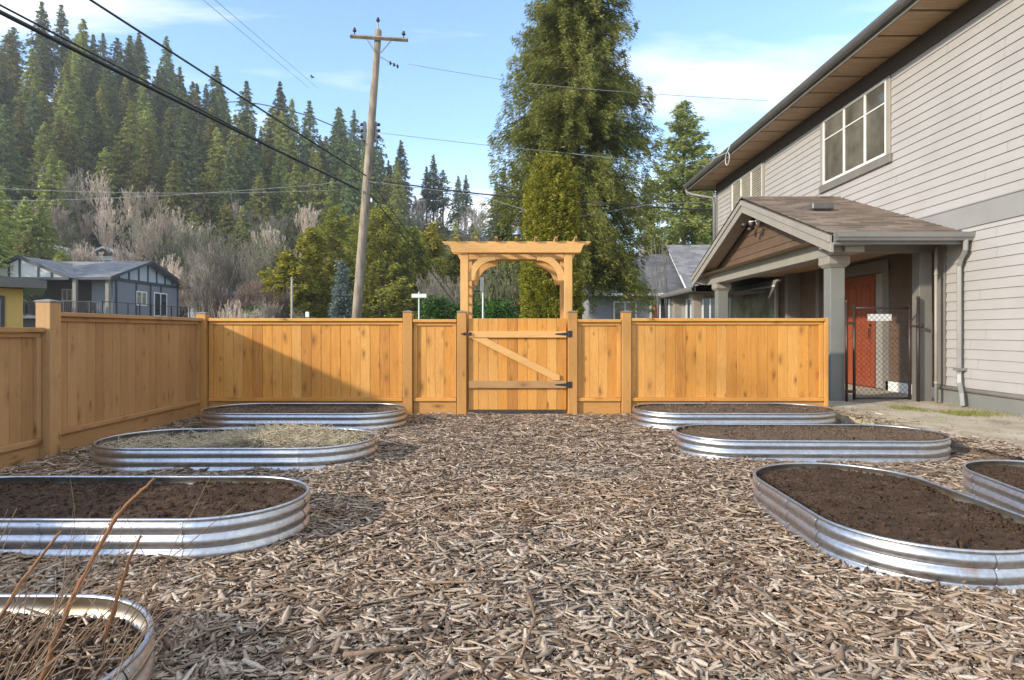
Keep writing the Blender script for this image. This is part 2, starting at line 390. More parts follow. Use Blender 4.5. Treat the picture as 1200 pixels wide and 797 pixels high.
n2 = wn('ShaderNodeTexNoise', {'Vector': mp2.outputs[0], 'Scale': 1.4, 'Detail': 7.0, 'Roughness': .5})
lowm = wm('MULTIPLY', low, wn('ShaderNodeMapRange', {0: n2.outputs[0], 1: .32, 2: .6, 3: .45, 4: 1.0}).outputs[0])
fac = wm('MAXIMUM', cl, lowm)
SKY_GAIN = 1.0
mx = wn('ShaderNodeMix', {0: fac}, data_type='RGBA'); nt.links.new(sky.outputs[0], mx.inputs[6]); mx.inputs[7].default_value = (3.7, 3.75, 3.8, 1)
bg = wn('ShaderNodeBackground', {0: mx.outputs[2], 1: .15}); wo = wn('ShaderNodeOutputWorld'); nt.links.new(bg.outputs[0], wo.inputs[0])
S.view_settings.view_transform = 'Standard'; S.view_settings.look = 'None'; S.view_settings.gamma = 1; S.view_settings.exposure = 1.46
S.view_settings.use_curve_mapping = False

rnd = random.Random(7); rg = np.random.default_rng(7)
def lerp(a, b, t): return a+(b-a)*t
def sstep(a, b, x):
    t = min(1, max(0, (x-a)/(b-a))); return t*t*(3-2*t)

# ------------------------------------------------------------------ terrain
FX = -4.33      # inner face of the left fence
FY = 8.65       # face of the back fence
def garden_z(x, y):
    z = .012*math.sin(x*2.1+1)*math.cos(y*1.7)+.010*mnoise.noise(Vector((x*1.3, y*1.3, 0)))
    z += .085*sstep(3.95, 4.6, x)
    z -= .05*sstep(-3.6, -4.3, x)*sstep(7.5, 4, y)
    return z
def grid(name, x0, x1, y0, y1, nx, ny, fz, mat, lab, kind='structure'):
    xs = np.linspace(x0, x1, nx); ys = np.linspace(y0, y1, ny)
    V = np.array([(x, y, fz(x, y)) for y in ys for x in xs])
    i = np.arange(ny-1)[:, None]*nx+np.arange(nx-1)[None, :]; i = i.ravel()
    o = np_mesh(name, V, np.stack([i, i+1, i+nx+1, i+nx], 1), mat, smooth=True)
    return tag(o, lab, None, None, kind)
gnd = MB(); gnd.add([(-400, -120, -.16), (400, -120, -.16), (400, 420, -.16), (-400, 420, -.16)], [(0, 1, 2, 3)])
tag(gnd.build('ground', M['lawn']), 'grassy ground beyond the garden', kind='structure')
grid('mulch_ground', FX-.05, 6.35, -1.5, FY+.6, 110, 110, garden_z, M['mulch'], 'dark mulch floor of the fenced garden')
rd = MB(); rd.add([(-60, 13, -.15), (60, 13, -.15), (60, 19.5, -.15), (-60, 19.5, -.15)], [(0, 1, 2, 3)])
tag(rd.build('road', M['asphalt']), 'asphalt street behind the garden fence', kind='structure')
# patio: worn concrete apron with an irregular edge
def patio():
    m = MB(); pts = []
    for k in range(60):
        y = lerp(1.0, 9.0, k/59)
        e = 4.22+.10*mnoise.noise(Vector((0, y*1.7, 3)))+.05*mnoise.noise(Vector((0, y*6, 9)))
        if y < 6.0: e += .75*sstep(6.2, 4.8, y)
        if y > 7.6: e -= .0
        pts.append((e, y))
    pts = pts+[(4.30, 9.2), (4.30, 15.8), (6.72, 15.8), (6.72, 1.0)]
    n = len(pts)
    m.add([(x, y, .10) for x, y in pts]+[(x, y, -.05) for x, y in pts], [tuple(range(n))]+[(i, (i+1) % n, n+(i+1) % n, n+i) for i in range(n)])
    tag(m.build('patio', M['patio']), 'worn concrete apron beside the house', kind='structure')
patio()
def crest(u):
    xs = [-900, -400, 0, 100, 200, 300, 440, 550, 700, 900, 1300, 2200]; zs = [60, 62, 58, 57, 50, 41, 30, 25, 21, 17, 12, 8]
    return float(np.interp(u, xs, zs))
def hill_z(x, y):
    if y < 62: return -.3
    u = U0+F*x/y
    t = min(1, (y-62)/88); t = t*t*(2.2-1.2*t) if t < 1 else 1
    z = crest(u)*t
    if y > 150: z -= (y-150)*.12
    return z+1.2*mnoise.noise(Vector((x*.06, y*.06, 0)))*min(1, (y-62)/20)-.3
grid('hill', -260, 260, 60, 260, 130, 60, hill_z, M['hill'], 'steep wooded hillside behind the houses')

# ------------------------------------------------------------------ raised beds
def stadium(L, r, n=20):
    """closed path round a stadium whose long axis is x: list of (x, y, nx, ny)"""
    out = []
    for k in range(13): out.append((-L/2+L*k/13, -r, 0, -1))
    for k in range(n): a = -math.pi/2+math.pi*k/n; out.append((L/2+r*math.cos(a), r*math.sin(a), math.cos(a), math.sin(a)))
    for k in range(13): out.append((L/2-L*k/13, r, 0, 1))
    for k in range(n): a = math.pi/2+math.pi*k/n; out.append((-L/2+r*math.cos(a), r*math.sin(a), math.cos(a), math.sin(a)))
    return out
ZR = .20
def prof():
    pr = []
    for k in range(31):
        z = -.03+k/30*(ZR-.012+.03)
        t = (z+.03)/.072
        pr.append((.0115*abs(math.sin(math.pi*(t % 1.0)))**.75*2.0-.014, z))
    return pr
PROF = prof()
BEDS = []
def make_bed(cx, cy, L, r, ang, label, soil='soil', lvl=.15, rust=False, heap=0.0, seed=0, chips_in=False):
    zb = garden_z(cx, cy)*.6
    root = empty('raised_garden_bed', (cx, cy, zb), label, 'raised bed', 'corrugated steel raised garden beds', ang)
    BEDS.append((cx, cy, L, r, ang))
    st = stadium(L, r, 22); n = len(st); gm = M['galv_rust'] if rust else M['galv']
    m = MB(); vs = []; fs = []; q = len(PROF)
    for (x, y, nx, ny) in st:
        for (o, z) in PROF: vs.append((x+nx*o, y+ny*o, z))
    for i in range(n):
        for k in range(q-1): fs.append((i*q+k, ((i+1) % n)*q+k, ((i+1) % n)*q+k+1, i*q+k+1))
    m.add(vs, fs); m.build('corrugated_wall', gm, root, smooth=True, world=False)
    # lining: inner skin
    m = MB(); vs = []; fs = []
    for (x, y, nx, ny) in st:
        for (o, z) in PROF[12:]: vs.append((x+nx*(o-.004), y+ny*(o-.004), z))
    q2 = len(PROF)-12
    for i in range(n):
        for k in range(q2-1): fs.append((i*q2+k, ((i+1) % n)*q2+k, ((i+1) % n)*q2+k+1, i*q2+k+1))
    m.add(vs, fs); m.build('inner_lining', M['galv_dull'], root, smooth=True, world=False)
    # rolled rim
    m = MB(); vs = []; fs = []; c = 8
    for (x, y, nx, ny) in st:
        for k in range(c):
            a = 2*math.pi*k/c; o = -.004+.009*math.cos(a); z = ZR-.009+.009*math.sin(a); vs.append((x+nx*o, y+ny*o, z))
    for i in range(n):
        for k in range(c): fs.append((i*c+k, ((i+1) % n)*c+k, ((i+1) % n)*c+(k+1) % c, i*c+(k+1) % c))
    m.add(vs, fs); m.build('rolled_rim', gm, root, smooth=True, world=False)
    # panel seams with bolts
    seams = [0, 7, 13, 24, 35, 41, 48, 59]
    for sidx in seams:
        x, y, nx, ny = st[sidx % n]; tx, ty = -ny, nx
        m = MB(); vs = []; fs = []
        for (o, z) in PROF[1:]:
            for s_ in (-.012, .012): vs.append((x+nx*(o+.0025)+tx*s_, y+ny*(o+.0025)+ty*s_, z))
        for k in range(len(PROF)-2): fs.append((2*k, 2*k+1, 2*k+3, 2*k+2))
        m.add(vs, fs)
        for z in (.042, .114, .172):
            o = min(PROF, key=lambda p: abs(p[1]-z))[0]+.004
            m.ball((x+nx*o, y+ny*o, z), .0045, sx=1, nu=6, nv=4)
        m.build('bolted_seam', gm, root, smooth=True, world=False)
    # soil: polar-ish grid plus clods
    rr = random.Random(seed); ri = r-.02
    nx_, ny_ = 120, 44
    def sz(x, y):
        z = lvl+.022*mnoise.noise(Vector((x*4+seed, y*4, seed)))+.012*mnoise.noise(Vector((x*15, y*15, seed)))+.006*mnoise.noise(Vector((x*45, y*45, seed)))
        return z+heap*(1-(y/r)**2)*(.6+.6*mnoise.noise(Vector((x*1.5, 0, seed+5))))
    V = []
    for j in range(ny_):
        y = lerp(-ri, ri, j/(ny_-1))
        hw = L/2+math.sqrt(max(0, ri*ri-y*y))
        for i in range(nx_):
            x = lerp(-hw, hw, i/(nx_-1)); V.append((x, y, sz(x, y)))
    V = np.array(V); i = (np.arange(ny_-1)[:, None]*nx_+np.arange(nx_-1)[None, :]).ravel()
    Fq = np.stack([i, i+1, i+nx_+1, i+nx_], 1)
    # clods: deformed octahedra subdivided once (cube-like 8 verts)
    nc = int(3600*(L+2*r)/2.5)
    cu = np.array([(-1,-1,-1),(1,-1,-1),(1,1,-1),(-1,1,-1),(-1,-1,1),(1,-1,1),(1,1,1),(-1,1,1)])*.55
    cf = np.array([(0,3,2,1),(4,5,6,7),(0,1,5,4),(1,2,6,5),(2,3,7,6),(3,0,4,7)])
    Vc = []; Fc = []
    g = np.random.default_rng(seed+11); base = len(V)
    for k in range(nc):
        y = g.uniform(-ri, ri); hw = L/2+math.sqrt(max(0, ri*ri-y*y)); x = g.uniform(-hw, hw)
        if g.random() < .3: y = math.copysign(ri*g.uniform(.85, 1), y)*.98; hw = L/2+math.sqrt(max(0, ri*ri-y*y)); x = max(-hw, min(hw, x))
        s_ = .004+.010*g.random()**3+(.022*g.random() if g.random() < .012 else 0)
        A = cu*s_*g.uniform(.6, 1.3, 3)+g.normal(0, s_*.22, (8, 3))
        a = g.uniform(0, 6.28); ca, sa = math.cos(a), math.sin(a)
        A = np.stack([A[:, 0]*ca-A[:, 1]*sa, A[:, 0]*sa+A[:, 1]*ca, A[:, 2]], 1)+np.array([x, y, sz(x, y)+s_*.3])
        Vc.append(A); Fc.append(cf+base+8*k)
    np_mesh('soil', np.vstack([V]+Vc), np.vstack([Fq]+Fc), M[soil], root, smooth=False)
    return root, sz
make_bed(-2.60, 7.76, 1.43, .525, 0, 'oblong corrugated steel bed of bare soil at the back fence, left of the gate', 'soil_dry', .155, seed=1)
bed_lm, sz_lm = make_bed(-2.49, 5.66, 1.38, .53, R(.8), 'corrugated steel bed with dry straw and dead grass in it, left', 'soil_dry', .14, seed=2)
make_bed(-2.47, 3.62, 1.56, .47, R(0), 'big steel bed of dark soil reaching the left edge, behind the one with canes', 'soil', .155, heap=.035, seed=3)
bed_lc, sz_lc = make_bed(-2.37, 1.80, 1.56, .47, R(0), 'nearest steel bed in the lower left corner with bare canes and mulch in it', 'soil', .12, seed=4)
make_bed(2.72, 7.80, 1.40, .53, R(0), 'oblong corrugated steel bed of soil against the back fence, right of the gate', 'soil_dry', .165, heap=.02, seed=5)
make_bed(2.81, 5.98, 1.50, .50, R(-1.5), 'corrugated steel bed of soil with its long side to the camera, edging the concrete apron', 'soil_dry', .17, heap=.01, seed=6)
make_bed(2.13, 3.66, .78, .54, R(-90.6), 'largest-looking steel bed of dark brown soil at right, end-on to the camera with rust stains', 'soil', .155, rust=True, heap=.02, seed=7)
make_bed(3.46, 3.50, 1.30, .46, R(-98), 'steel bed cut off by the right edge, beside the rust-stained bed', 'soil', .155, seed=8)

def in_bed(x, y, pad=0.0):
    ok = np.zeros(x.shape, bool)
    for cx, cy, L, r, a in BEDS:
        dx, dy = x-cx, y-cy; ca, sa = math.cos(-a), math.sin(-a)
        lx = dx*ca-dy*sa; ly = dx*sa+dy*ca
        ex = np.maximum(np.abs(lx)-L/2, 0)
        ok |= (ex*ex+ly*ly) < (r+pad)**2
    return ok

# ------------------------------------------------------------------ wood chips
def chip_mesh(x, y, z, l, wd, th, yaw, pit, g, roll=None):
    """tapered, slightly bent splinters: 3 sections x 3 verts (triangular profile)"""
    n = len(x); roll = g.normal(0, .35, n) if roll is None else roll
    V = np.zeros((n, 9, 3)); bend = g.normal(0, .12, n)*l
    skew = g.uniform(-.35, .35, (n, 3))
    for k, (t_, w0) in enumerate(((-.5, .45), (0.0, 1.0), (.5, .35))):
        wk = wd*(w0+g.uniform(-.2, .25, n))
        off = (bend if k == 1 else 0)
        for j, (a, h) in enumerate(((-.5, 0), (.5, 0), (0, 1))):
            V[:, k*3+j, 0] = l*(t_+(.06*skew[:, j] if k != 1 else 0))
            V[:, k*3+j, 1] = wk*a+off*.5+(wk*skew[:, k] if j == 2 else 0)
            V[:, k*3+j, 2] = th*h
    cr, sr = np.cos(roll)[:, None], np.sin(roll)[:, None]
    Y = V[..., 1]*cr-V[..., 2]*sr; Z = V[..., 1]*sr+V[..., 2]*cr
    cp, sp_ = np.cos(pit)[:, None], np.sin(pit)[:, None]
    X = V[..., 0]*cp-Z*sp_; Z = V[..., 0]*sp_+Z*cp
    cy_, sy_ = np.cos(yaw)[:, None], np.sin(yaw)[:, None]
    V = np.stack([X*cy_-Y*sy_+x[:, None], X*sy_+Y*cy_+y[:, None], Z+z[:, None]], 2)
    fl = np.array([(0,1,4,3), (1,2,5,4), (2,0,3,5), (3,4,7,6), (4,5,8,7), (5,3,6,8), (0,2,1,1), (6,7,8,8)][:6])
    Fc = (fl[None]+(np.arange(n)*9)[:, None, None]).reshape(-1, 4)
    return V.reshape(-1, 3), Fc
def scatter_chips():
    g = np.random.default_rng(5)
    N = 230000
    # density falls with distance
    y = 1.25+(FY-.02-1.25)*g.random(N)**1.15; hwid = np.minimum(.95*y+.4, 9)
    x = g.uniform(-1, 1, N)*hwid
    keep = (x > FX+.02) & (x < 5.1) & ~in_bed(x, y, -.005)
    edge = np.where(y < 6.2, 4.22+.75*np.clip((6.2-y)/1.4, 0, 1), 4.22)+.12+g.exponential(.10, N)-.1
    keep &= x < edge
    x, y = x[keep], y[keep]; n = len(x)
    zb = np.array([garden_z(a, b) for a, b in zip(x, y)])
    zb = np.where(x > 4.15, np.maximum(zb, .10), zb)
    big = g.random(n)
    l = np.clip(g.lognormal(math.log(.041), .60, n), .010, .17)
    wd = np.clip(l*g.uniform(.14, .55, n), .003, .028); th = wd*g.uniform(.06, .20, n)
    l = np.where(big < .010, l*1.7, l)
    z = zb+.004+.022*g.random(n)**1.3+.012*np.sin(x*9+np.sin(y*7)*2)*np.cos(y*8)
    V, Fc = chip_mesh(x, y, z, l, wd, th, g.uniform(0, 6.283, n), g.normal(0, .13, n), g, g.normal(0, .2, n))
    tag(np_mesh('wood_chip_mulch', V, Fc, M['chips']), 'weathered wood chip mulch covering the garden floor', 'mulch', kind='stuff')
    # chips in the corner bed
    n = 3800; x = g.uniform(-1.2, 1.2, n); yy = g.uniform(-.44, .44, n)
    k = (np.maximum(np.abs(x)-.78, 0)**2+yy*yy) < .43**2; x, yy = x[k], yy[k]; n = len(x)
    z = np.array([sz_lc(a, b) for a, b in zip(x, yy)])+.004+.02*g.random(n)
    l = np.clip(g.lognormal(math.log(.042), .5, n), .015, .16); wd = np.clip(l*g.uniform(.08, .3, n), .004, .016)
    V, Fc = chip_mesh(x, yy, z, l, wd, wd*.35, g.uniform(0, 6.283, n), g.normal(0, .25, n), g)
    V += np.array(bed_lc.location)
    tag(np_mesh('bed_mulch', V, Fc, M['chips']), 'wood chips and litter lying on the soil of the lower left corner bed', 'mulch', kind='stuff')
scatter_chips()
# sticks lying on the mulch
def stick(pts, r, label, mat='cane_thin'):
    q = [Vector((x, y, garden_z(x, y)+z)) for x, y, z in pts]
    m = MB(); m.tube(q, [r*(1-.12*i) for i in range(len(q))], 7)
    o = m.build('stick', M[mat], None, smooth=True)
    tag(o, label, 'stick')
def gp(u, v, z=.04):
    Y = F*(H0-z)/(v-V0); return ((u-U0)*Y/F, Y, z)
stick([gp(618, 690), gp(622, 705, .045), gp(627, 722, .045), gp(618, 745, .05), gp(610, 768)], .0075, 'crooked grey stick lying on the mulch near the bottom centre')
stick([gp(402, 768), gp(440, 762, .045), gp(485, 757)], .0085, 'long thick stick lying crosswise on the mulch near the lower left bed')
stick([gp(500, 683), gp(540, 682, .05), gp(585, 681)], .006, 'thin straight stick lying crosswise on the mulch in the middle foreground')
stick([gp(862, 676), gp(885, 690, .05), gp(905, 702)], .007, 'short stick lying on the mulch in front of the rust-stained bed')

# dry grass in the second left bed
def dry_grass():
    g = np.random.default_rng(3); n = 4200
    x = np.where(g.random(n) < .65, g.normal(.35, .38, n), g.uniform(-1.1, 1.1, n)); y = g.uniform(-.42, .42, n)
    k = (np.maximum(np.abs(x)-.75, 0)**2+y*y) < .47**2; x, y = x[k], y[k]; n = len(x)
    z = np.array([sz_lm(a, b) for a, b in zip(x, y)])+.01+.12*g.random(n)*np.exp(-((x-.35)/.6)**2)
    l = g.uniform(.06, .20, n); wd = g.uniform(.003, .007, n)
    V, Fc = chip_mesh(x, y, z, l, wd, wd*.6, g.uniform(0, 6.283, n), np.abs(g.normal(.15, .35, n)), g)
    V += np.array(bed_lm.location)
    tag(np_mesh('dry_grass', V, Fc, M['straw']), 'matted dry grass and straw on the second left bed', 'dry grass', kind='stuff')
dry_grass()

# bare canes in the corner bed
def cane_plant(name, base_u, base_v, stems, label, cat, Yb=None):
    root = empty(name, P(base_u, base_v, stems[0][0]), label, cat)
    for st in stems:
        Y, pts, r0, mt = st
        q = [P(u, v, Y+dy) for (u, v, dy) in pts]
        rs = [lerp(r0, r0*.45, i/(len(q)-1)) for i in range(len(q))]
        # resample with jitter for knuckles
        qq = []; rr_ = []
        for i in range(len(q)-1):
            for k in range(4):
                t_ = k/4; p = q[i].lerp(q[i+1], t_); qq.append(p+Vector((rnd.uniform(-1, 1), 0, rnd.uniform(-1, 1)))*r0*.35); rr_.append(lerp(rs[i], rs[i+1], t_)*(1.18 if k == 0 else rnd.uniform(.92, 1.05)))
        qq.append(q[-1]); rr_.append(rs[-1])
        m = MB(); m.tube(qq, rr_, 8)
        for k in range(3, len(qq)-2, 3):        # buds
            m.ball(qq[k]+Vector((rr_[k]*.9*(-1)**k, 0, .003)), rr_[k]*.45, sz=1.6, nu=6, nv=4)
        m.build('cane', M[mt], root, smooth=True)
    return root
cane_plant('berry_cane', 50, 790, [(1.75, [(50, 795, 0), (68, 740, .0), (90, 690, .0), (112, 650, .0), (137, 606, .0), (160, 580, .0), (182, 560, .0)], .0085, 'cane')],
           'tallest thick orange-brown bare cane leaning right in the lower left corner bed', 'plant cane')
cane_plant('berry_cane', 122, 745, [(1.82, [(122, 748, 0), (133, 715, 0), (143, 685, 0), (152, 655, 0), (165, 628, 0)], .0075, 'cane')],
           'shorter thick bare cane rightmost in the lower left corner bed', 'plant cane')
cane_plant('berry_cane', 0, 722, [(1.78, [(-30, 780, 0), (0, 722, 0), (22, 688, 0), (45, 655, 0), (72, 622, 0)], .0072, 'cane')],
           'olive-brown bare cane at the left edge of the corner bed, cut square at its tip', 'plant cane')
def thin_stems():
    root = empty('bare_shrub', (-2.0, 1.75, .12), 'tangle of thin dry stems among the thick canes in the corner bed', 'plant')
    rs = random.Random(21)
    for k in range(90):
        x = rs.uniform(-1.80, -1.08); y = rs.uniform(1.5, 2.05); h = rs.uniform(.12, .42) if k % 5 else rs.uniform(.35, .62)
        a = rs.uniform(.2, .95); d = Vector((a, rs.uniform(-.2, .3), 1)).normalized()
        p = Vector((x, y, .13)); q = [p.copy()]
        for i in range(6):
            d = (d+Vector((rs.uniform(-.18, .2), rs.uniform(-.12, .12), rs.uniform(-.12, .1)))).normalized(); p = p+d*h/5; q.append(p.copy())
        r = rs.uniform(.0012, .0036); m = MB(); m.tube(q, [r*(1-.11*i) for i in range(7)], 5)
        if rs.random() < .7:
            b = q[3]; dd = Vector((d.x+rs.uniform(-.8, .5), rs.uniform(-.5, .5), rs.uniform(.3, 1))).normalized()
            m.tube([b, b+dd*h*.22, b+dd*h*.42+Vector((0, 0, .01))], [r*.7, r*.5, r*.3], 5)
        m.build('stem', M['cane_thin'], root, smooth=True)
thin_stems()

# ------------------------------------------------------------------ fences
mapX = lambda y0: (lambda s, d, z: (s, y0+d, z))            # run along x, d = towards +y (away)
mapY = lambda x0: (lambda s, d, z: (x0-d, s, z))            # run along y, d = away from garden
def panel(root, mp, s0, s1, z0, z1, wd, axis, nb, stile=.055):
    """framed board panel; z0 ground, z1 top"""
    b = MB(); bw = (s1-s0-2*stile)/nb; g = .0012
    for k in range(nb):
        a = s0+stile+k*bw; jt = rnd.uniform(0, .004)
        b.box(a+g, .040+jt, z0+.235, a+bw-g, .058+jt, z1-.085, mp)
    b.build('board_panel', W[wd+'_z'], root, bevel=.003)
    c = MB(); c.box(s0, .060, z0+.20, s1, .066, z1-.06, mp); c.build('backing', W['tan_z'], root)
    m = MB(); m.box(s0, -.02, z1-.042, s1, .12, z1, mp); m.build('top_cap', W[wd+'_'+axis], root, bevel=.004)
    m = MB(); m.box(s0+.003, .018, z1-.088, s1-.003, .085, z1-.044, mp); m.build('top_rail', W[wd+'_'+axis], root, bevel=.003)
    m = MB(); m.box(s0+.004, .0, z0+.185, s1-.004, .09, z0+.235, mp); m.build('bottom_rail', W[wd+'_'+axis], root, bevel=.004)
    m = MB(); m.box(s0+.004, .03, z0-.04, s1-.004, .072, z0+.183, mp); m.build('kickboard', W[('post' if wd == 'cedar' else wd)+'_'+axis], root, bevel=.003)
    for a in (s0+.002, s1-stile-.002):
        m = MB(); m.box(a, .010, z0+.238, a+stile, .080, z1-.090, mp); m.build('stile', W[wd+'_z'], root, bevel=.003)
def post(root, mp, s, z1, wd='post', w=.13, z0=-.1, d=.0):
    m = MB(); m.box(s-w/2, -.03+d, z0, s+w/2, -.03+d+w, z1, mp); o = m.build('post', W[wd+'_z'], root, bevel=.006)
    m = MB(); h = w/2+.006; c = -.03+d+w/2
    m.add([mp(s-h, c-h, z1+.002), mp(s+h, c-h, z1+.002), mp(s+h, c+h, z1+.002), mp(s-h, c+h, z1+.002), mp(s-h, c-h, z1+.014), mp(s+h, c-h, z1+.014), mp(s+h, c+h, z1+.014), mp(s-h, c+h, z1+.014), mp(s, c, z1+.032)],
          [(0, 3, 2, 1), (0, 1, 5, 4), (1, 2, 6, 5), (2, 3, 7, 6), (3, 0, 4, 7), (4, 5, 8), (5, 6, 8), (6, 7, 8), (7, 4, 8)])
    m.build('post_cap', M['gutter_grey'], o)
K = FY/F
def ux(u): return (u-U0)*K
mB = mapX(FY); mL = mapY(FX)
fb = empty('cedar_fence', (ux(400), FY+.03, 0), 'orange cedar board fence along the back, left of the gate, half in shadow', 'fence', 'cedar garden fences')
panel(fb, mB, ux(244), ux(472), 0, 1.34, 'cedar', 'x', 19)
panel(fb, mB, ux(484), ux(535), 0, 1.325, 'cedar', 'x', 4)
post(fb, mB, ux(478), 1.42); post(fb, mB, ux(541.3), 1.42)
fr = empty('cedar_fence', (ux(830), FY+.03, 0), 'sunlit orange cedar board fence along the back, between the gate and the porch pillar', 'fence', 'cedar garden fences')
panel(fr, mB, ux(676.5), ux(728), 0, 1.325, 'cedar', 'x', 4)
panel(fr, mB, ux(740), ux(966), 0, 1.34, 'cedar', 'x', 18)
post(fr, mB, ux(671), 1.42); post(fr, mB, ux(734), 1.42)
m = MB(); m.box(ux(966)+.002, -.01, -.05, ux(970.5), .12, 1.345, mB); m.build('end_post', W['cedar_z'], fr, bevel=.004)
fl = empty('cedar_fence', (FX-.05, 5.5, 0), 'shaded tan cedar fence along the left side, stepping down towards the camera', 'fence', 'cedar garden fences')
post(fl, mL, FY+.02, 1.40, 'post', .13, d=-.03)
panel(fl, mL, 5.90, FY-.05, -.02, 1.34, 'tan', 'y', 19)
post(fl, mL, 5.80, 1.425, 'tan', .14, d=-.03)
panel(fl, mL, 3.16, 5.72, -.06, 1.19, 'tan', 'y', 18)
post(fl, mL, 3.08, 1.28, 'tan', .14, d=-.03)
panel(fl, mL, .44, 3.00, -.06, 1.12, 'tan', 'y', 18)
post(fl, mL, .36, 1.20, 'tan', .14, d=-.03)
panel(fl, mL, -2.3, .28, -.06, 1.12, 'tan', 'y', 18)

# gate
gt = empty('garden_gate', (ux(607), FY+.02, 0), 'wooden garden gate with a diagonal brace and black hinges under the arbor', 'gate')
a0, a1 = ux(549), ux(664.2)
b = MB(); nb = 10; bw = (a1-a0)/nb
for k in range(nb): b.box(a0+k*bw+.002, .030+rnd.uniform(0, .003), .065, a0+(k+1)*bw-.002, .050, 1.338, mB)
b.build('board_panel', W['cedar_z'], gt, bevel=.003)
for (v0, v1) in ((388.3, 395.8), (446.5, 455)):
    m = MB(); m.box(a0+.004, -.008, H0-(v1-V0)*K, a1-.004, .028, H0-(v0-V0)*K, mB); m.build('rail', W['tan_x' if v0 > 400 else 'perg_x'], gt, bevel=.004)
zt = H0-(396.4-V0)*K; zb_ = H0-(446-V0)*K; x0_, x1_ = ux(552), ux(656)
m = MB(); m.prism([(x0_, zt), (x0_+.22, zt), (x1_, zb_+.075), (x1_, zb_), (x1_-.07, zb_)], -.006, .026, lambda p, q, t_: (p, FY+t_, q)); m.build('diagonal_brace', W['perg_x'], gt, bevel=.004)
for vv in (391.5, 450.8):
    z = H0-(vv-V0)*K; xe = ux(667)
    m = MB(); m.box(xe-.005, -.034, z-.045, xe+.040, -.031, z+.045, mB); m.tube([(xe-.012, FY-.030, z-.045), (xe-.012, FY-.030, z+.045)], .010, 8)
    m.prism([(xe-.02, z-.022), (xe-.02, z+.022), (xe-.19, z+.007), (xe-.20, z), (xe-.19, z-.007)], -.016, -.010, lambda p, q, t_: (p, FY+t_, q))
    for dx in (.05, .11, .16): m.ball((xe-dx, FY-.017, z), .006, nu=6, nv=4)
    m.build('strap_hinge', M['black'], gt)
z = H0-(391.3-V0)*K
m = MB(); m.box(ux(543.5), -.036, z-.02, ux(545.8), -.030, z+.02, mB); m.box(ux(549.8), -.022, z-.022, ux(552.5), -.010, z+.022, mB)
m.tube([(ux(540.5), FY-.045, z), (ux(551), FY-.045, z)], .007, 8); m.tube([(ux(550.5), FY-.045, z-.02), (ux(550.5), FY-.045, z+.03)], .006, 6)
m.build('latch', M['black'], gt)

# arbor
YA, YB = FY+.14, FY+.95
KA = YA/F
ar = empty('garden_arbor', (ux(606), YA+.4, 0), 'pale wooden arbor with scrolled beams and curved braces standing over the gate', 'arbor')
xl, xr = (539.5-U0)*KA, (670.8-U0)*KA; pw = .112
for y in (YA, YB):
    for x in (xl, xr-pw):
        m = MB(); m.box(x, y, -.1, x+pw, y+pw, 2.26); m.build('post', W['perg_z'], ar, bevel=.005)
def scroll(x0, x1, z0, z1):
    h = z1-z0; pts = [(x0, z1), (x0, z1-.02)]
    for k in range(7):
        a = k/6*math.pi/2; pts.append((x0+.03+.075*math.sin(a), z1-.028-.045*(1-math.cos(a))))
    for k in range(1, 6):
        a = k/5*math.pi/2; pts.append((x0+.105+.03*math.sin(a)*1.2, z1-.073-(h-.073)*(math.sin(a))))
    mir = [(x0+x1-p, q) for p, q in reversed(pts)]
    return pts+mir
for y in (YA-.045, YA+pw+.005, YB-.045, YB+pw+.005):
    e = 0 if y < YA+.3 else .03
    m = MB(); m.prism(scroll((519-U0)*KA+e, (691.5-U0)*KA-e, 2.262, 2.42), y, y+.04, lambda p, q, t_: (p, t_, q)); m.build('beam', W['perg_x'], ar, bevel=.004)
for k in range(7):
    xk = (535.5+k*23.1-U0)*KA
    pf = [(YA-.26, 2.47), (YA-.26, 2.44), (YA-.22, 2.405), (YA-.16, 2.385), (YB+.26, 2.385), (YB+.32, 2.405), (YB+.36, 2.44), (YB+.36, 2.47)]
    pf = [(YA-.13, 2.475), (YA-.13, 2.455), (YA-.09, 2.423), (YB+.22, 2.423), (YB+.26, 2.455), (YB+.26, 2.475)]
    m = MB(); m.prism(pf, xk-.019, xk+.019, lambda p, q, t_: (t_, p, q)); m.build('rafter', W['tan_y'], ar, bevel=.003)
def brace(x, sgn, y):
    ro, ri_ = .40, .30; cx, cz = x+sgn*(.385), 1.875; po = []
    for k in range(11): a = k/10*math.pi/2; po.append((cx-sgn*ro*math.cos(a), cz+ro*math.sin(a)*.96))
    for k in range(10, -1, -1): a = k/10*math.pi/2; po.append((cx-sgn*ri_*math.cos(a), cz+ri_*math.sin(a)*.96))
    m = MB(); m.prism(po, y, y+.04, lambda p, q, t_: (p, t_, q)); m.build('curved_brace', W['perg_x'], ar, bevel=.004)
for y in (YA+.03, YB+.03): brace(xl+pw, 1, y); brace(xr-pw, -1, y)
for x in (xl+pw/2, xr-pw/2):
    m = MB()
    for k in range(13): m.box(x-.006, YA+pw, .35+k*.135, x+.006, YB, .35+k*.135+.03)
    for k in range(6): yy = lerp(YA+pw+.03, YB-.05, k/5); m.box(x+.0065, yy-.012, .3, x+.018, yy+.012, 2.22)
    m.build('lattice', W['perg_y'], ar)

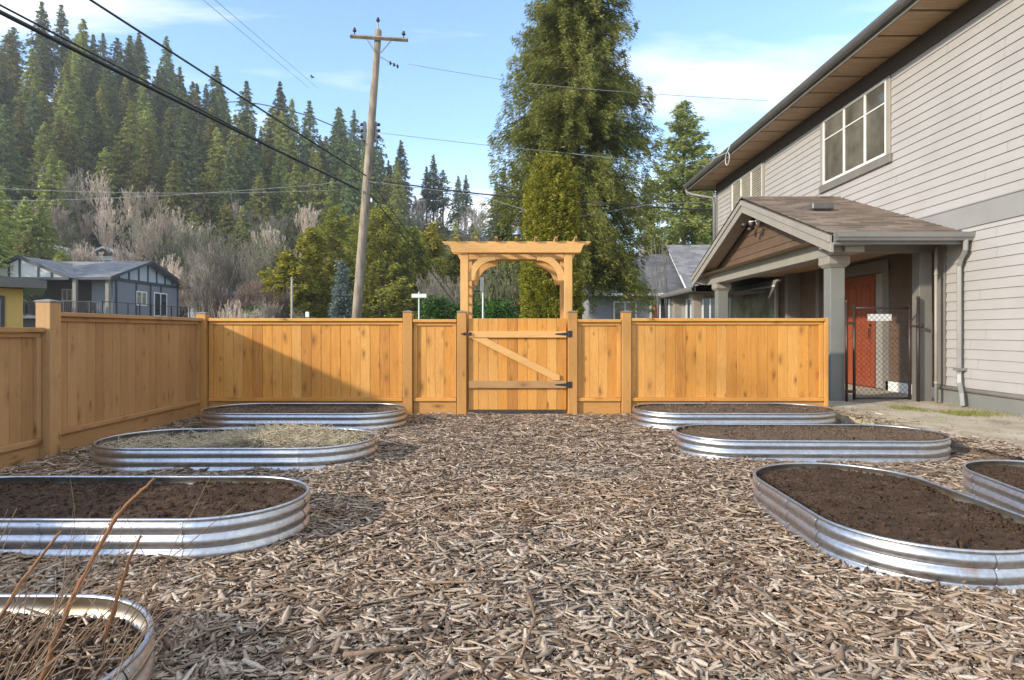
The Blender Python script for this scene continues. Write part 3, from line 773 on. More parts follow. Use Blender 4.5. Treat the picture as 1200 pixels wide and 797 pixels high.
# ------------------------------------------------------------------ the house on the right
XW, XE = 6.40, 6.70
hs = empty('house', (XW+2, 10, 0), 'two storey house clad in light lap siding with a small gabled porch and orange door', 'house')
def lap(m, x, y0, y1, z0, z1, pitch, t=.016):
    z = z0
    while z < z1-.01:
        zt_ = min(z+pitch, z1)
        m.add([(x-t, y0, z), (x-t, y1, z), (x, y1, zt_), (x, y0, zt_), (x, y0, z), (x, y1, z)], [(0, 1, 2, 3), (0, 4, 5, 1)])
        z += pitch
m = MB(); lap(m, XW, 2.0, 9.22, .36, 2.62, .137); m.build('lower_siding', M['siding'], hs)
m = MB(); lap(m, XW, 2.0, 19.7, 2.94, 5.56, .137); m.build('upper_siding', M['siding'], hs)
m = MB()
rj = random.Random(5)
for zz0, zz1, yy1 in ((.36, 2.62, 9.1), (2.94, 5.5, 19.0)):
    kz = 0
    while zz0+.137*kz < zz1-.14:
        z = zz0+.137*kz; kz += 1
        for q in range(2 if yy1 < 10 else 4):
            y = rj.uniform(2.5, yy1); m.add([(XW-.0168, y, z+.002), (XW-.0168, y+.005, z+.002), (XW-.0012, y+.005, z+.134), (XW-.0012, y, z+.134)], [(0, 1, 2, 3)])
m.build('butt_joint_lines', M['trim'], hs)
m = MB(); m.box(XW+.003, 2.0, -.1, XW+7, 9.40, 2.75); m.box(XW+.003, 2.0, 2.75, XW+7, 19.7, 5.8); m.box(XE+.02, 9.4, -.1, XW+7, 19.7, 2.75); m.build('inner_wall', M['brownside'], hs)
m = MB(); m.box(XW-.022, 2.0, 2.62, XW+.0025, 10.3, 2.94); m.box(XW-.034, 2.0, 2.928, XW-.0215, 10.3, 2.945); m.build('belly_band', M['band'], hs)
m = MB(); m.box(XW-.022, 15.0, 2.62, XW+.0025, 19.7, 2.94); m.build('belly_band', M['band'], hs)
m = MB(); m.box(XW-.03, 2.0, .06, XW+.0025, 9.36, .29); m.build('skirt_board', M['trim_green'], hs)
m = MB(); m.tube([(XW-.03, 2.0, .325), (XW-.03, 9.36, .325)], .034, 10); m.build('base_moulding', M['trim_light'], hs, smooth=True)
m = MB(); m.box(XW-.008, 2.0, -.1, XW+.0026, 9.40, .06); m.build('foundation', M['plaster'], hs)
m = MB(); m.box(XW-.035, 9.23, .36, XW+.002, 9.41, 2.62); m.build('corner_trim', M['trim'], hs, bevel=.003)
m = MB(); m.box(XW-.03, 2.0, 5.52, XW+.002, 19.7, 5.80); m.build('frieze_board', M['frieze'], hs)
m = MB(); m.box(XW-.034, 19.58, 2.95, XW+.01, 19.73, 5.52); m.build('corner_trim', M['trim'], hs, bevel=.003)
# eave
SE = 5.68
m = MB(); y = 2.0; 
while y < 20.35:
    m.box(SE, y+.05, 5.80, XW+.4, min(y+.765, 20.38), 5.82); y += .777
m.build('soffit', M['soffit'], hs)
m = MB(); m.box(SE-.02, 2.0, 5.822, XW+.6, 20.4, 5.84); m.build('soffit_backing', M['frieze'], hs)
m = MB(); m.box(SE-.028, 2.0, 5.775, SE-.002, 20.40, 5.95); m.box(SE-.026, 20.385, 5.775, XW+.6, 20.41, 5.95); m.build('fascia', M['trim'], hs)
gp_ = [(0, 0), (-.07, 0), (-.10, .03), (-.115, .075), (-.115, .12), (-.105, .12), (-.10, .08), (-.085, .012), (-.01, .012), (-.01, .12), (0, .12)]
m = MB(); m.prism(gp_, 2.0, 20.45, lambda p, q, t_: (SE-.03+p, t_, 5.83+q)); m.build('eave_gutter', M['gutter'], hs)
m = MB(); m.add([(SE-.09, 2, 5.955), (SE-.09, 20.45, 5.955), (XW+3.8, 20.45, 8.0), (XW+3.8, 2, 8.0), (SE-.09, 2, 5.985), (SE-.09, 20.45, 5.985), (XW+3.8, 20.45, 8.03), (XW+3.8, 2, 8.03)],
                [(0, 1, 2, 3), (4, 5, 6, 7), (0, 4, 5, 1), (1, 5, 6, 2), (0, 3, 7, 4)]); m.build('main_roof', M['shingle'], hs)
m = MB(); m.tube([(SE-.06, 20.38, 5.84), (SE-.05, 20.38, 5.72), (SE+.12, 20.2, 5.6), (XW-.1, 19.8, 5.42), (XW-.06, 19.78, 5.2), (XW-.06, 19.78, 3.0)], .045, 8); m.build('far_downspout', M['gutter_grey'], hs, smooth=True)
# eave light loop (coiled cable hanging from the eave)
m = MB(); cc = P(857, 186, 15.6); m.tube([cc+Vector((-.1+.0*k, .15*math.sin(k*.7), .16*math.cos(k*.7))) for k in range(9)], .008, 5)
m.tube([cc+Vector((-.1, 0, .16)), cc+Vector((-.02, .05, .35))], .008, 5); m.tube([cc+Vector((-.1, 0, .16)), cc+Vector((-.1, .9, .28)), cc+Vector((-.05, 1.6, .3))], .006, 5)
m.build('coiled_cable', M['white'], hs)
# windows of the upper storey
def window(ya, yb, za, zb2, mull, trans, pane='glass', trimw=.10, sill=True, x=XW, frieze_top=True):
    t_ = .045
    g = MB(); w_ = .05
    g.box(x-.040, ya+.002, za+.002, x-.005, yb-.002, za+w_); g.box(x-.040, ya+.002, zb2-w_, x-.005, yb-.002, zb2-.002)
    ys = [ya+.002]+list(mull)+[yb-w_-.002]
    for yy in ys: g.box(x-.041, yy, za+.003, x-.004, yy+w_, zb2-.003)
    wf = g.build('window', M['white'], hs, bevel=.002)
    for (p_, q_) in ((ya-trimw, ya), (yb, yb+trimw)): f = MB(); f.box(x-t_, p_, za, x+.001, q_, zb2); f.build('casing', M['trim_light'], wf, bevel=.003)
    if not frieze_top: f = MB(); f.box(x-t_-.004, ya-trimw, zb2, x+.001, yb+trimw, zb2+trimw); f.build('head_casing', M['trim_light'], wf, bevel=.003)
    if sill:
        s_ = MB(); s_.box(x-.055, ya-trimw-.03, za-.15, x+.001, yb+trimw+.03, za-.002); s_.build('sill_trim', M['trim'], wf, bevel=.004)
    edges = [ya+w_]+[q for mm in mull for q in (mm, mm+w_)]+[yb-w_]
    if trans is not None:
        g = MB(); g.box(x-.034, ya+w_, trans, x-.018, yb-w_, trans+.022); g.build('muntin', M['white'], wf)
    for i in range(0, len(edges), 2):
        g = MB(); g.box(x-.022, edges[i], za+w_, x-.017, edges[i+1], zb2-w_); g.build('pane', M[pane], wf)
    return wf
window(10.66, 12.86, 4.18, 5.50, [11.30, 12.02], 5.08)
wv = window(16.0, 18.25, 4.05, 5.50, [16.75, 17.5], None, 'glass_pale')
for k in range(22):
    pass
m = MB()
for k in range(24): z = 4.12+k*.056; m.box(XW-.0245, 16.06, z, XW-.0225, 18.19, z+.032)
m.build('blind', M['blind'], wv)
# porch ---------------------------------------------------------------
YN, YP, YFa = 8.83, 12.2, 15.58; ZE, ZA, XG = 2.54, 3.757, 4.46
def lapslope(m, x0, x1, y0, z0, y1, z1, pitch=.14, t=.012):
    L_ = math.hypot(y1-y0, z1-z0); n = int(L_/pitch)
    ny_, nz_ = -(z1-z0)/L_*(1 if y1 > y0 else -1), abs(y1-y0)/L_
    for k in range(n):
        a, b = k/n, (k+1)/n
        ya_, za_, yb_, zb3 = lerp(y0, y1, a), lerp(z0, z1, a), lerp(y0, y1, b), lerp(z0, z1, b)
        m.add([(x0, ya_+ny_*t, za_+nz_*t), (x1, ya_+ny_*t, za_+nz_*t), (x1, yb_, zb3), (x0, yb_, zb3), (x0, ya_, za_), (x1, ya_, za_)], [(0, 1, 2, 3), (0, 4, 5, 1)])
m = MB(); lapslope(m, XG-.03, XW, YN-.06, ZE-.0, YP, ZA+.02); lapslope(m, XG-.03, XW, YFa+.06, ZE-.0, YP, ZA+.02)
m.add([(XG-.03, YN-.06, ZE-.03), (XW, YN-.06, ZE-.03), (XW, YP, ZA-.03), (XG-.03, YP, ZA-.03)], [(0, 1, 2, 3)])
m.add([(XG-.03, YFa+.06, ZE-.03), (XW, YFa+.06, ZE-.03), (XW, YP, ZA-.03), (XG-.03, YP, ZA-.03)], [(0, 1, 2, 3)])
pr = m.build('porch_roof', M['shingle'], hs)
m = MB(); m.tube([(XG-.03, YP, ZA+.03), (XW-.01, YP, ZA+.03)], .022, 6); m.build('ridge_cap', M['shingle'], pr)
rv = P(958, 236, 11.0); m = MB(); m.box(5.05, 10.55, 3.23, 5.42, 10.87, 3.35); m.box(5.12, 10.62, 3.15, 5.35, 10.8, 3.24); m.build('roof_vent', M['gutter'], pr, bevel=.02)
# barge boards, two steps
for (dz0, dz1, xo, nm) in ((-.03, -.13, 0, 'M'), (-.13, -.27, .025, 'M')):
    for (ya_, s_) in ((YN-.06, 1), (YFa+.06, -1)):
        m = MB(); po = [(ya_, ZE+dz0), (YP, ZA+dz0), (YP, ZA+dz1), (ya_, ZE+dz1)]
        m.prism(po, XG-.035+xo, XG+.01+xo, lambda p, q, t_: (t_, p, q)); m.build('barge_board', M['trim_light'], hs, bevel=.003)
# sloped porch soffit
for (ya_) in (YN-.04, YFa+.04):
    m = MB(); po = [(ya_, ZE-.15), (YP, ZA-.15), (YP, ZA-.17), (ya_, ZE-.17)]
    m.prism(po, XG+.04, 4.80, lambda p, q, t_: (t_, p, q)); m.build('rake_soffit', M['trim_light'], hs)
# gable infill, lap boards
m = MB(); z = 2.55
while z < 3.62:
    f_ = lambda zz: (zz-ZE+.16)/(ZA-ZE)*(YP-YN)
    za_, zb3 = z, min(z+.19, 3.62)
    m.add([(4.83, YN+f_(za_), za_), (4.83, YFa-f_(za_), za_), (4.845, YFa-f_(zb3), zb3), (4.845, YN+f_(zb3), zb3), (4.85, YN+f_(za_), za_), (4.85, YFa-f_(za_), za_)], [(0, 1, 2, 3), (0, 4, 5, 1)]); z += .19
m.build('gable_siding', M['brownside'], hs)
m = MB(); m.box(4.74, 8.93, 2.30, 5.02, 15.4, 2.55); m.build('porch_beam', M['trim_light'], hs, bevel=.004)
for y in (9.0, 15.33):
    m = MB(); m.prism([(XG+.02, 2.36), (XG+.02, 2.46), (4.74, 2.5), (4.74, 2.31), (4.6, 2.31)], y, y+.16, lambda p, q, t_: (p, t_, q)); m.build('corbel', M['trim_light'], hs, bevel=.003)
m = MB(); m.box(5.02, 9.48, 2.36, 6.40, 9.64, 2.52); m.build('side_header', M['trim'], hs)
def pillar(y, zt_, w_=.215, x=4.80, cap=True, mat='trim_green'):
    m = MB(); m.box(x, y, .09, x+w_, y+w_, zt_-.15); o = m.build('pillar', M[mat], hs, bevel=.004)
    m = MB(); e = .055; m.box(x-e, y-e, zt_-.12, x+w_+e, y+w_+e, zt_)
    h = .04
    m.add([(x-.012, y-.012, zt_-.17), (x+w_+.012, y-.012, zt_-.17), (x+w_+.012, y+w_+.012, zt_-.17), (x-.012, y+w_+.012, zt_-.17), (x-e, y-e, zt_-.121), (x+w_+e, y-e, zt_-.121), (x+w_+e, y+w_+e, zt_-.121), (x-e, y+w_+e, zt_-.121)],
          [(0, 1, 2, 3), (0, 1, 5, 4), (1, 2, 6, 5), (2, 3, 7, 6), (3, 0, 4, 7)])
    m.build('capital', M['trim_light'], o, bevel=.004)
pillar(9.46, 2.30); pillar(14.70, 2.30, .24)
# house number on the far pillar (3 over 1? worn marks) built as small curled strokes
m = MB(); m.box(6.15, 9.46, .09, 6.34, 9.64, 2.36); m.build('pilaster', M['trim'], hs, bevel=.003)
m = MB(); m.add([(4.5, YN, 2.53), (XE+.1, YN+.3, 2.53), (XE+.1, YFa, 2.53), (4.5, YFa, 2.53)], [(0, 1, 2, 3)]); m.build('porch_ceiling', M['soffit'], hs)
# porch eave gutter along x
m = MB(); gp2 = [(0, 0), (-.07, 0), (-.085, .03), (-.105, .05), (-.11, .115), (-.10, .115), (-.095, .055), (-.07, .012), (-.01, .012), (-.01, .115), (0, .115)]
m.prism(gp2, XG+.03, 6.44-.02, lambda p, q, t_: (t_, YN-.085+p, ZE-.115+q)); m.build('porch_gutter', M['gutter_grey'], hs)
m = MB(); m.box(XG+.03, YN-.083, ZE-.16, 6.36, YN-.06, ZE-.0); m.build('porch_fascia', M['gutter_grey'], hs)
m = MB(); m.tube([(6.30, YN-.14, 2.44), (6.30, YN-.13, 2.30), (6.31, YN-.03, 2.18), (6.32, YN+.02, 2.08), (6.32, YN+.02, .55), (6.31, YN+.0, .42), (6.27, YN-.10, .28), (6.27, YN-.12, .11)], .042, 4)
m.build('downspout', M['gutter_grey'], hs, bevel=.006)
m = MB(); m.box(6.26, YN-.03, .60, 6.40, YN+.07, .64); m.build('downspout_strap', M['gutter_grey'], hs)
m = MB(); m.tube([(6.21, 9.18, -.0), (6.21, 9.18, 2.40)], .022, 10); m.tube([(6.21, 9.18, .38), (6.21, 9.18, .42)], .028, 10); m.tube([(6.21, 9.18, 1.98), (6.21, 9.18, 2.01)], .026, 10); m.build('conduit', M['trim_light'], hs, smooth=True)
# entry wall
m = MB(); lap(m, XE, 9.45, 11.2, .28, 2.52, .15, .014); m.build('entry_siding', M['brownside'], hs); m = MB(); lap(m, XE, 12.7, 15.55, .12, 2.52, .15, .014); m.build('entry_siding', M['brownside'], hs)
m = MB(); m.box(XE-.03, 9.45, .10, XE+.002, 11.2, .27); m.build('entry_base_trim', M['white'], hs)
m = MB(); m.box(XE-.03, 11.12, .1, XE+.002, 11.30, 2.45); m.box(XE-.03, 12.62, .1, XE+.002, 12.78, 2.45); m.box(XE-.032, 11.12, 2.24, XE+.002, 12.78, 2.45); df = m.build('door_frame', M['trim'], hs, bevel=.003)
m = MB(); m.box(XE-.020, 11.31, .12, XE-.004, 11.52, 2.22); m.build('sidelight', M['trim_light'], hs)
m = MB(); m.box(XE-.025, 11.56, .12, XE-.004, 12.60, 2.22); dr = m.build('front_door', M['door'], hs, bevel=.003)
m = MB()
for (a, b_, c_, d_) in ((11.68, .30, 12.02, .95), (12.14, .30, 12.48, .95), (11.68, 1.08, 12.02, 1.95), (12.14, 1.08, 12.48, 1.95)):
    m.box(XE-.036, a, b_, XE-.0255, a+.03, d_); m.box(XE-.036, c_-.03, b_, XE-.0255, c_, d_); m.box(XE-.036, a+.031, b_, XE-.0255, c_-.031, b_+.03)
    m.tube([(XE-.03, lerp(a, c_, k/6), d_+.10*math.sin(math.pi*k/6)) for k in range(7)], .012, 5)
m.build('door_panel', M['door'], dr)
m = MB(); m.tube([(XE-.07, 11.66, 1.02), (XE-.075, 11.66, 1.12), (XE-.07, 11.66, 1.22)], .010, 6); m.ball((XE-.05, 11.66, 1.28), .025); m.build('door_handle', M['black'], dr)
# wide window beyond the door and the step in the entry wall
wl = window(15.9, 19.3, .55, 2.36, [], None, 'glass_pale', .12, False, XE, False)
m = MB(); lap(m, XE, 15.6, 19.6, .1, .54, .15, .014); m.build('entry_siding', M['nhouse_tan'], hs)
m = MB(); m.box(XE-.3, 14.6, .1, XE, 14.75, 2.5); m.box(XE-.04, 13.65, .1, XE+.002, 13.78, 2.5); m.build('entry_trim', M['trim'], hs)
# flood light under the apex
fc = Vector((4.74, YP-.05, 3.30))
m = MB(); m.ball(fc, .06, nu=10, nv=6); m.tube([fc, fc+Vector((-.12, .12, .02))], .018, 6); m.tube([fc, fc+Vector((-.10, -.14, -.03))], .018, 6); fl_ = m.build('flood_light', M['white'], hs, smooth=True)
for dd in (Vector((-.14, .16, .0)), Vector((-.13, -.20, -.05)), Vector((-.10, -.05, -.12))):
    m = MB(); m.tube([fc+dd, fc+dd+Vector((-.10, 0, -.06))], [.035, .055], 10); m.build('lamp_head', M['browniron'], fl_, smooth=True)
# lower veranda beyond the porch
m = MB(); m.prism(gp_, 15.7, 19.0, lambda p, q, t_: (4.56+p, t_, 2.17+q)); m.build('veranda_gutter', M['gutter_grey'], hs)
m = MB(); m.add([(4.5, 15.7, 2.29), (4.5, 19.0, 2.29), (6.4, 19.0, 2.75), (6.4, 15.7, 2.75), (4.5, 15.7, 2.17), (4.5, 19.0, 2.17), (6.4, 19.0, 2.17), (6.4, 15.7, 2.17)], [(0, 1, 2, 3), (0, 1, 5, 4), (4, 5, 6, 7), (1, 2, 6, 5)]); m.build('veranda_roof', M['shingle'], hs)
pillar(16.7, 2.17, .21, mat='trim_light'); pillar(18.7, 2.17, .21, mat='trim_light')

# chain link gate across the porch side
YG = 9.40; KG = YG/F
def gx(u): return (u-U0)*KG
def gz(v): return H0-(v-V0)*KG
cg = empty('chain_link_gate', (gx(1032), YG, .1), 'dark brown chain-link gate with a white placard, closing the side of the porch', 'gate')
def pipe(name, pts, r, par=cg, mat='browniron'):
    m = MB(); m.tube(pts, r, 10); return m.build(name, M[mat], par, smooth=True)
for (u, v, r) in ((992, 354, .020), (1076, 350, .022)):
    o = pipe('gate_post', [(gx(u), YG, .08), (gx(u), YG, gz(v))], r); m = MB(); m.ball((gx(u), YG, gz(v)+.01), r*1.25); m.build('post_finial', M['browniron'], o, smooth=True)
for u in (1001, 1066): pipe('frame_upright', [(gx(u), YG, gz(468.5)), (gx(u), YG, gz(357))], .021)
for v in (361, 467): pipe('frame_rail', [(gx(1001), YG, gz(v)), (gx(1066), YG, gz(v))], .016)
m = MB(); xa, xb, za_, zb3 = gx(1001), gx(1066), gz(467), gz(361); st_ = .078
def clipline(c, s_):
    pts = []
    for (x, z) in ((xa, s_*xa+c), (xb, s_*xb+c), ((za_-c)/s_, za_), ((zb3-c)/s_, zb3)):
        if xa-1e-6 <= x <= xb+1e-6 and za_-1e-6 <= z <= zb3+1e-6: pts.append((x, z))
    pts = sorted(set((round(a, 4), round(b_, 4)) for a, b_ in pts)); return (pts[0], pts[-1]) if len(pts) > 1 else None
for s_ in (1, -1):
    c = min(za_-s_*xa, za_-s_*xb)
    while c < max(zb3-s_*xa, zb3-s_*xb):
        r_ = clipline(c, s_)
        if r_: m.tube([(r_[0][0], YG+.003*s_, r_[0][1]), (r_[1][0], YG+.003*s_, r_[1][1])], .0024, 4, cap=False)
        c += st_
m.build('wire_mesh', M['browniron'], cg)
m = MB(); m.box(gx(1017.5), YG+.012, gz(376), gx(1045.5), YG+.018, gz(368)); m.build('placard', M['signwhite'], cg)
for z in (.25, 1.28): m = MB(); m.box(gx(991), YG-.025, z-.02, gx(1002), YG+.025, z+.02); m.build('hinge', M['browniron'], cg)
m = MB(); m.box(gx(1065), YG-.03, 1.22, gx(1077), YG+.01, 1.25); m.ball((gx(1079), YG-.03, 1.24), .03); m.build('latch', M['browniron'], cg)
# tufts and litter on the apron by the wall
def tufts():
    g = np.random.default_rng(8); n = 2600
    cx = np.where(g.random(n) < .75, g.normal(5.75, .26, n), g.normal(5.35, .10, n)); cy = np.where(cx > 5.5, g.normal(8.0, .16, n), g.normal(8.5, .14, n))
    L = g.uniform(.012, .045, n); d = g.normal(size=(n, 3))*.5; d[:, 2] = 1; d /= np.linalg.norm(d, axis=1)[:, None]
    c = np.stack([cx, cy, .10+L*.4], 1); s = np.cross(d, g.normal(size=(n, 3))); s /= np.linalg.norm(s, axis=1)[:, None]
    w_ = L*.10
    V = np.stack([c-d*L[:, None]*.5-s*w_[:, None], c-d*L[:, None]*.5+s*w_[:, None], c+d*L[:, None]*.5], 1).reshape(-1, 3)
    t = leaf_mat('moss_grass', [(0, (.16, .18, .04)), (1, (.36, .36, .10))], 5)
    tag(np_mesh('grass_tufts', V, np.arange(3*n).reshape(n, 3), t), 'low mossy grass tufts growing on the concrete apron', 'grass', kind='stuff')
    n = 900; x = np.where(g.random(n) < .5, 6.35-np.abs(g.normal(0, .10, n)), g.uniform(4.3, 6.3, n)); y = g.uniform(5.5, 9.2, n)
    l = g.uniform(.008, .03, n); V, Fc = chip_mesh(x, y, np.full(n, .103), l, l*.4, l*.15, g.uniform(0, 6.28, n), g.normal(0, .1, n), g)
    tag(np_mesh('litter', V, Fc, M['chips']), 'scattered bark crumbs and dead leaves on the concrete apron', 'leaf litter', kind='stuff')
tufts()
#TREES_AND_FAR
# ------------------------------------------------------------------ vegetation
def leaf_quads(c, d, L, Wd, g):
    """elongated diamond leaves: c centres, d unit directions"""
    n = len(c); r = g.normal(size=(n, 3)); s = np.cross(d, r); s /= np.linalg.norm(s, axis=1)[:, None]+1e-9
    up = np.cross(s, d)
    a = c-d*L[:, None]*.5; b = c+d*L[:, None]*.5
    k = c-d*L[:, None]*.05+up*L[:, None]*.06
    V = np.stack([a, k+s*Wd[:, None]*.5, b, k-s*Wd[:, None]*.5], 1).reshape(-1, 3)
    return V, np.arange(4*n).reshape(n, 4)
def conifer_arrays(H, rad, nb, per, leaf, seed, b0=.08, prof=lambda t: (1-t)**.85, up=.15, droop=.45, spread=.34, hang=.1, asp=.28, fill=.12, shape_noise=.2, clump=5, cs=1.1):
    g = np.random.default_rng(seed)
    tz = b0+(1-b0)*np.sort(g.random(nb))**1.0
    t = (tz-b0)/(1-b0)
    az = g.uniform(0, 2*np.pi, nb)
    lump = 1+shape_noise*np.sin(az*2+seed)*np.cos(t*9+seed*1.3)
    Lb = rad*np.array([prof(x) for x in t])*g.uniform(1-shape_noise*1.8, 1.12, nb)*lump+.03*rad
    cnt = np.maximum(3, (per*(Lb/rad)**1.1+2)).astype(int)
    idx = np.repeat(np.arange(nb), cnt); n = len(idx)
    s = fill+(1-fill)*g.random(n)**.72
    L = Lb[idx]; a = az[idx]
    dh = np.stack([np.cos(a), np.sin(a), np.zeros(n)], 1); pp = np.stack([-np.sin(a), np.cos(a), np.zeros(n)], 1)
    lat = g.normal(0, 1, n)*spread*L*(1.05-s)*.8+g.normal(0, .02*rad, n)
    upb = (up*(1+g.normal(0, .25, nb))+.35*t)[idx]
    z = tz[idx]*H+L*(upb*s-droop*s*s)+L*.12*np.maximum(0, s-.8)*5*.2-np.abs(g.normal(0, hang, n))*L*.6
    c = dh*(L*s)[:, None]+pp*lat[:, None]; c[:, 2] = z
    # leaves gather in sprays
    sp_ = (np.arange(n)//clump)*clump
    off = g.normal(0, 1, (n, 3))*np.array([.55, .55, .45])*leaf*cs; off[:, 2] -= np.abs(g.normal(0, hang*3+.1, n))*leaf*cs
    same = idx[sp_] == idx
    c = np.where(same[:, None], c[sp_]+off, c)
    tint = g.random(n)[sp_]
    d = dh*.8+pp*(np.sign(lat)*.55)[:, None]+g.normal(0, .28, (n, 3)); d[:, 2] += -.35*droop*2*s+.15-hang*2.0
    d /= np.linalg.norm(d, axis=1)[:, None]
    ll = leaf*g.uniform(.6, 1.35, n)
    V, Fc = leaf_quads(c, d, ll, ll*asp, g)
    return V, Fc, tz*H, az, Lb
def conifer_meshes(name, H, rad, nb, per, leaf, seed, mat, root, limbs=60, tr=None, **kw):
    V, Fc, bz, az, Lb = conifer_arrays(H, rad, nb, per, leaf, seed, **kw)
    np_mesh('crown', V, Fc, M[mat], root)
    m = MB(); r0 = tr or H*.014
    m.tube([(0, 0, -.5), (0, 0, H*.25), (.02*r0, 0, H*.6), (0, 0, H*.97)], [r0, r0*.85, r0*.5, r0*.08], 8)
    up, dr = kw.get('up', .15), kw.get('droop', .45)
    g = random.Random(seed)
    for k in g.sample(range(nb), min(limbs, nb)):
        L = float(Lb[k])*.9; a = float(az[k]); z = float(bz[k]); q = []
        for s in (0, .35, .7, 1): q.append((math.cos(a)*L*s, math.sin(a)*L*s, z+L*(up*s-dr*s*s)))
        m.tube(q, [r0*.16, r0*.12, r0*.08, r0*.03], 4, cap=False)
    m.build('trunk', M['bark'], root, smooth=True, world=False)
def place(root, loc, rz=0, sc=1, label=None):
    root.location = loc; root.rotation_euler = (0, 0, rz)
    root.scale = sc if isinstance(sc, tuple) else (sc, sc, sc)
    if label: root['label'] = label
    return root

# hillside conifers: six prototypes, copied
HL = 'dark green conifer among the many on the wooded hillside behind the houses'
protos = []
specs = [(20, 3.3, 330, 34, .62, 101, 'fir', dict(b0=.12)), (22, 2.9, 340, 30, .60, 102, 'fir_dark', dict(b0=.25, droop=.55)), (17, 3.5, 300, 36, .62, 103, 'fir', dict(b0=.05, droop=.35)),
         (24, 2.7, 320, 26, .60, 104, 'fir_dark', dict(b0=.38, droop=.5, shape_noise=.35)), (15, 2.9, 280, 34, .58, 105, 'fir', dict(b0=.04, prof=lambda t: (1-t)**.7)), (23, 3.2, 260, 30, .6, 106, 'fir_dark', dict(b0=.42, shape_noise=.4, prof=lambda t: (1-t)**.6*min(1, t*5+.3)))]
for i, (H, r, nb, per, lf, sd, mt, kw) in enumerate(specs):
    r *= 1.35; per = int(per*1.35)
    ro = empty('conifer_tree', (0, 0, 0), HL, 'conifer', 'conifers on the wooded hillside')
    conifer_meshes('conifer', H, r, nb, per, lf, sd, mt, ro, limbs=40, spread=.2, cs=.35, asp=.34, **kw); protos.append(ro)
used = [False]*len(protos); nplaced = 0
def hill_tree(x, y, k, sc):
    global nplaced
    r = protos[k] if not used[k] else copy_tree(protos[k]); used[k] = True
    place(r, (x, y, hill_z(x, y)-.3), rnd.uniform(0, 6.28), (sc*rnd.uniform(.9, 1.15), sc*rnd.uniform(.9, 1.15), sc)); nplaced += 1
rt = random.Random(31)
pts = []
def try_add(u, Y, md):
    x = (u-U0)*Y/F
    for (a, b) in pts:
        if (a-x)**2+(b-Y)**2 < md*md: return False
    pts.append((x, Y)); return True
tries = 0
while nplaced < 100 and tries < 6000:           # ridge line
    tries += 1
    u = rt.uniform(-60, 470); Y = rt.uniform(128, 158)
    if try_add(u, Y, 4.3): hill_tree(*pts[-1], rt.choice([0, 1, 1, 3, 3, 5, 2]), rt.uniform(.45, 1.05))
tries = 0
while nplaced < 190 and tries < 8000:           # upper slope
    tries += 1
    u = rt.uniform(-60, 480); Y = rt.uniform(98, 128)
    if try_add(u, Y, 4.9): hill_tree(*pts[-1], rt.choice([0, 0, 2, 4, 1]), rt.uniform(.68, 1.0))
for (u, Y, k, sc) in ((500, 140, 3, .60), (508, 143, 1, .78), (519, 141, 5, .62), (537, 142, 1, .62), (546, 145, 3, .6), (582, 138, 0, .7), (590, 140, 1, .8), (700, 130, 0, .8), (758, 128, 1, .9),
                      (8, 72, 2, .9), (30, 76, 4, 1.0), (52, 82, 2, .8), (-18, 66, 0, 1.05), (265, 92, 4, .85), (285, 90, 2, .75), (205, 96, 2, .9), (240, 98, 4, .9), (305, 88, 4, .6), (325, 92, 2, .6), (60, 90, 0, .9),
                      (830, 120, 1, .9), (870, 118, 0, .9), (-60, 80, 0, 1.1), (-110, 85, 1, 1.1)):
    x = (u-U0)*Y/F; hill_tree(x, Y, k, sc)

for _ in range(46):
    u = rt.choice([rt.uniform(225, 470), rt.uniform(225, 470), rt.uniform(-20, 90), rt.uniform(470, 560)]); Y = rt.uniform(76, 98) if u < 470 else rt.uniform(90, 120)
    if try_add(u, Y, 4.0): hill_tree(*pts[-1], rt.choice([0, 2, 4, 2, 4]), rt.uniform(.42, .72))
# bare trees -----------------------------------------------------------
def bare_arrays(H, seed, n0=1, spread=.5, depth=6, r0=.12, up=.35, first=.3, tw=.016, fork=(2, 3), wig=.12, base_spread=.3, lenk=.74):
    g = random.Random(seed); segs = []
    def grow(p, d, L, r, lev):
        q = p; n = 3 if lev < 3 else 2
        for k in range(n):
            d2 = (d+Vector((g.gauss(0, wig), g.gauss(0, wig), g.gauss(0, wig)+up*.12))).normalized()
            e = q+d2*L/n; r2 = max(tw*.5, r*(1-.14)); segs.append((q.copy(), e.copy(), r, r2)); q = e; d = d2; r = r2
            if lev > 0 and lev < depth and k < n-1 and g.random() < .75:
                grow(q.copy(), side(d, spread*1.25), L*lenk*g.uniform(.6, .95), r*.6, lev+1)
        if lev < depth:
            for i in range(g.choice(fork)): grow(q.copy(), side(d, spread), L*lenk*g.uniform(.75, 1.1), r*.72, lev+1)
    def side(d, a):
        v = Vector((g.gauss(0, 1), g.gauss(0, 1), g.gauss(0, 1)+up)); v = (v-d*v.dot(d)).normalized()
        return (d*math.cos(a*g.uniform(.5, 1.2))+v*math.sin(a*g.uniform(.5, 1.2))+Vector((0, 0, up*.25))).normalized()
    for i in range(n0):
        a = g.uniform(0, 6.28); d = Vector((math.cos(a)*base_spread*(n0 > 1), math.sin(a)*base_spread*(n0 > 1), 1)).normalized()
        grow(Vector((math.cos(a)*.1*(n0 > 1), math.sin(a)*.1*(n0 > 1), -.3)), d, H*first, r0, 0)
    return segs
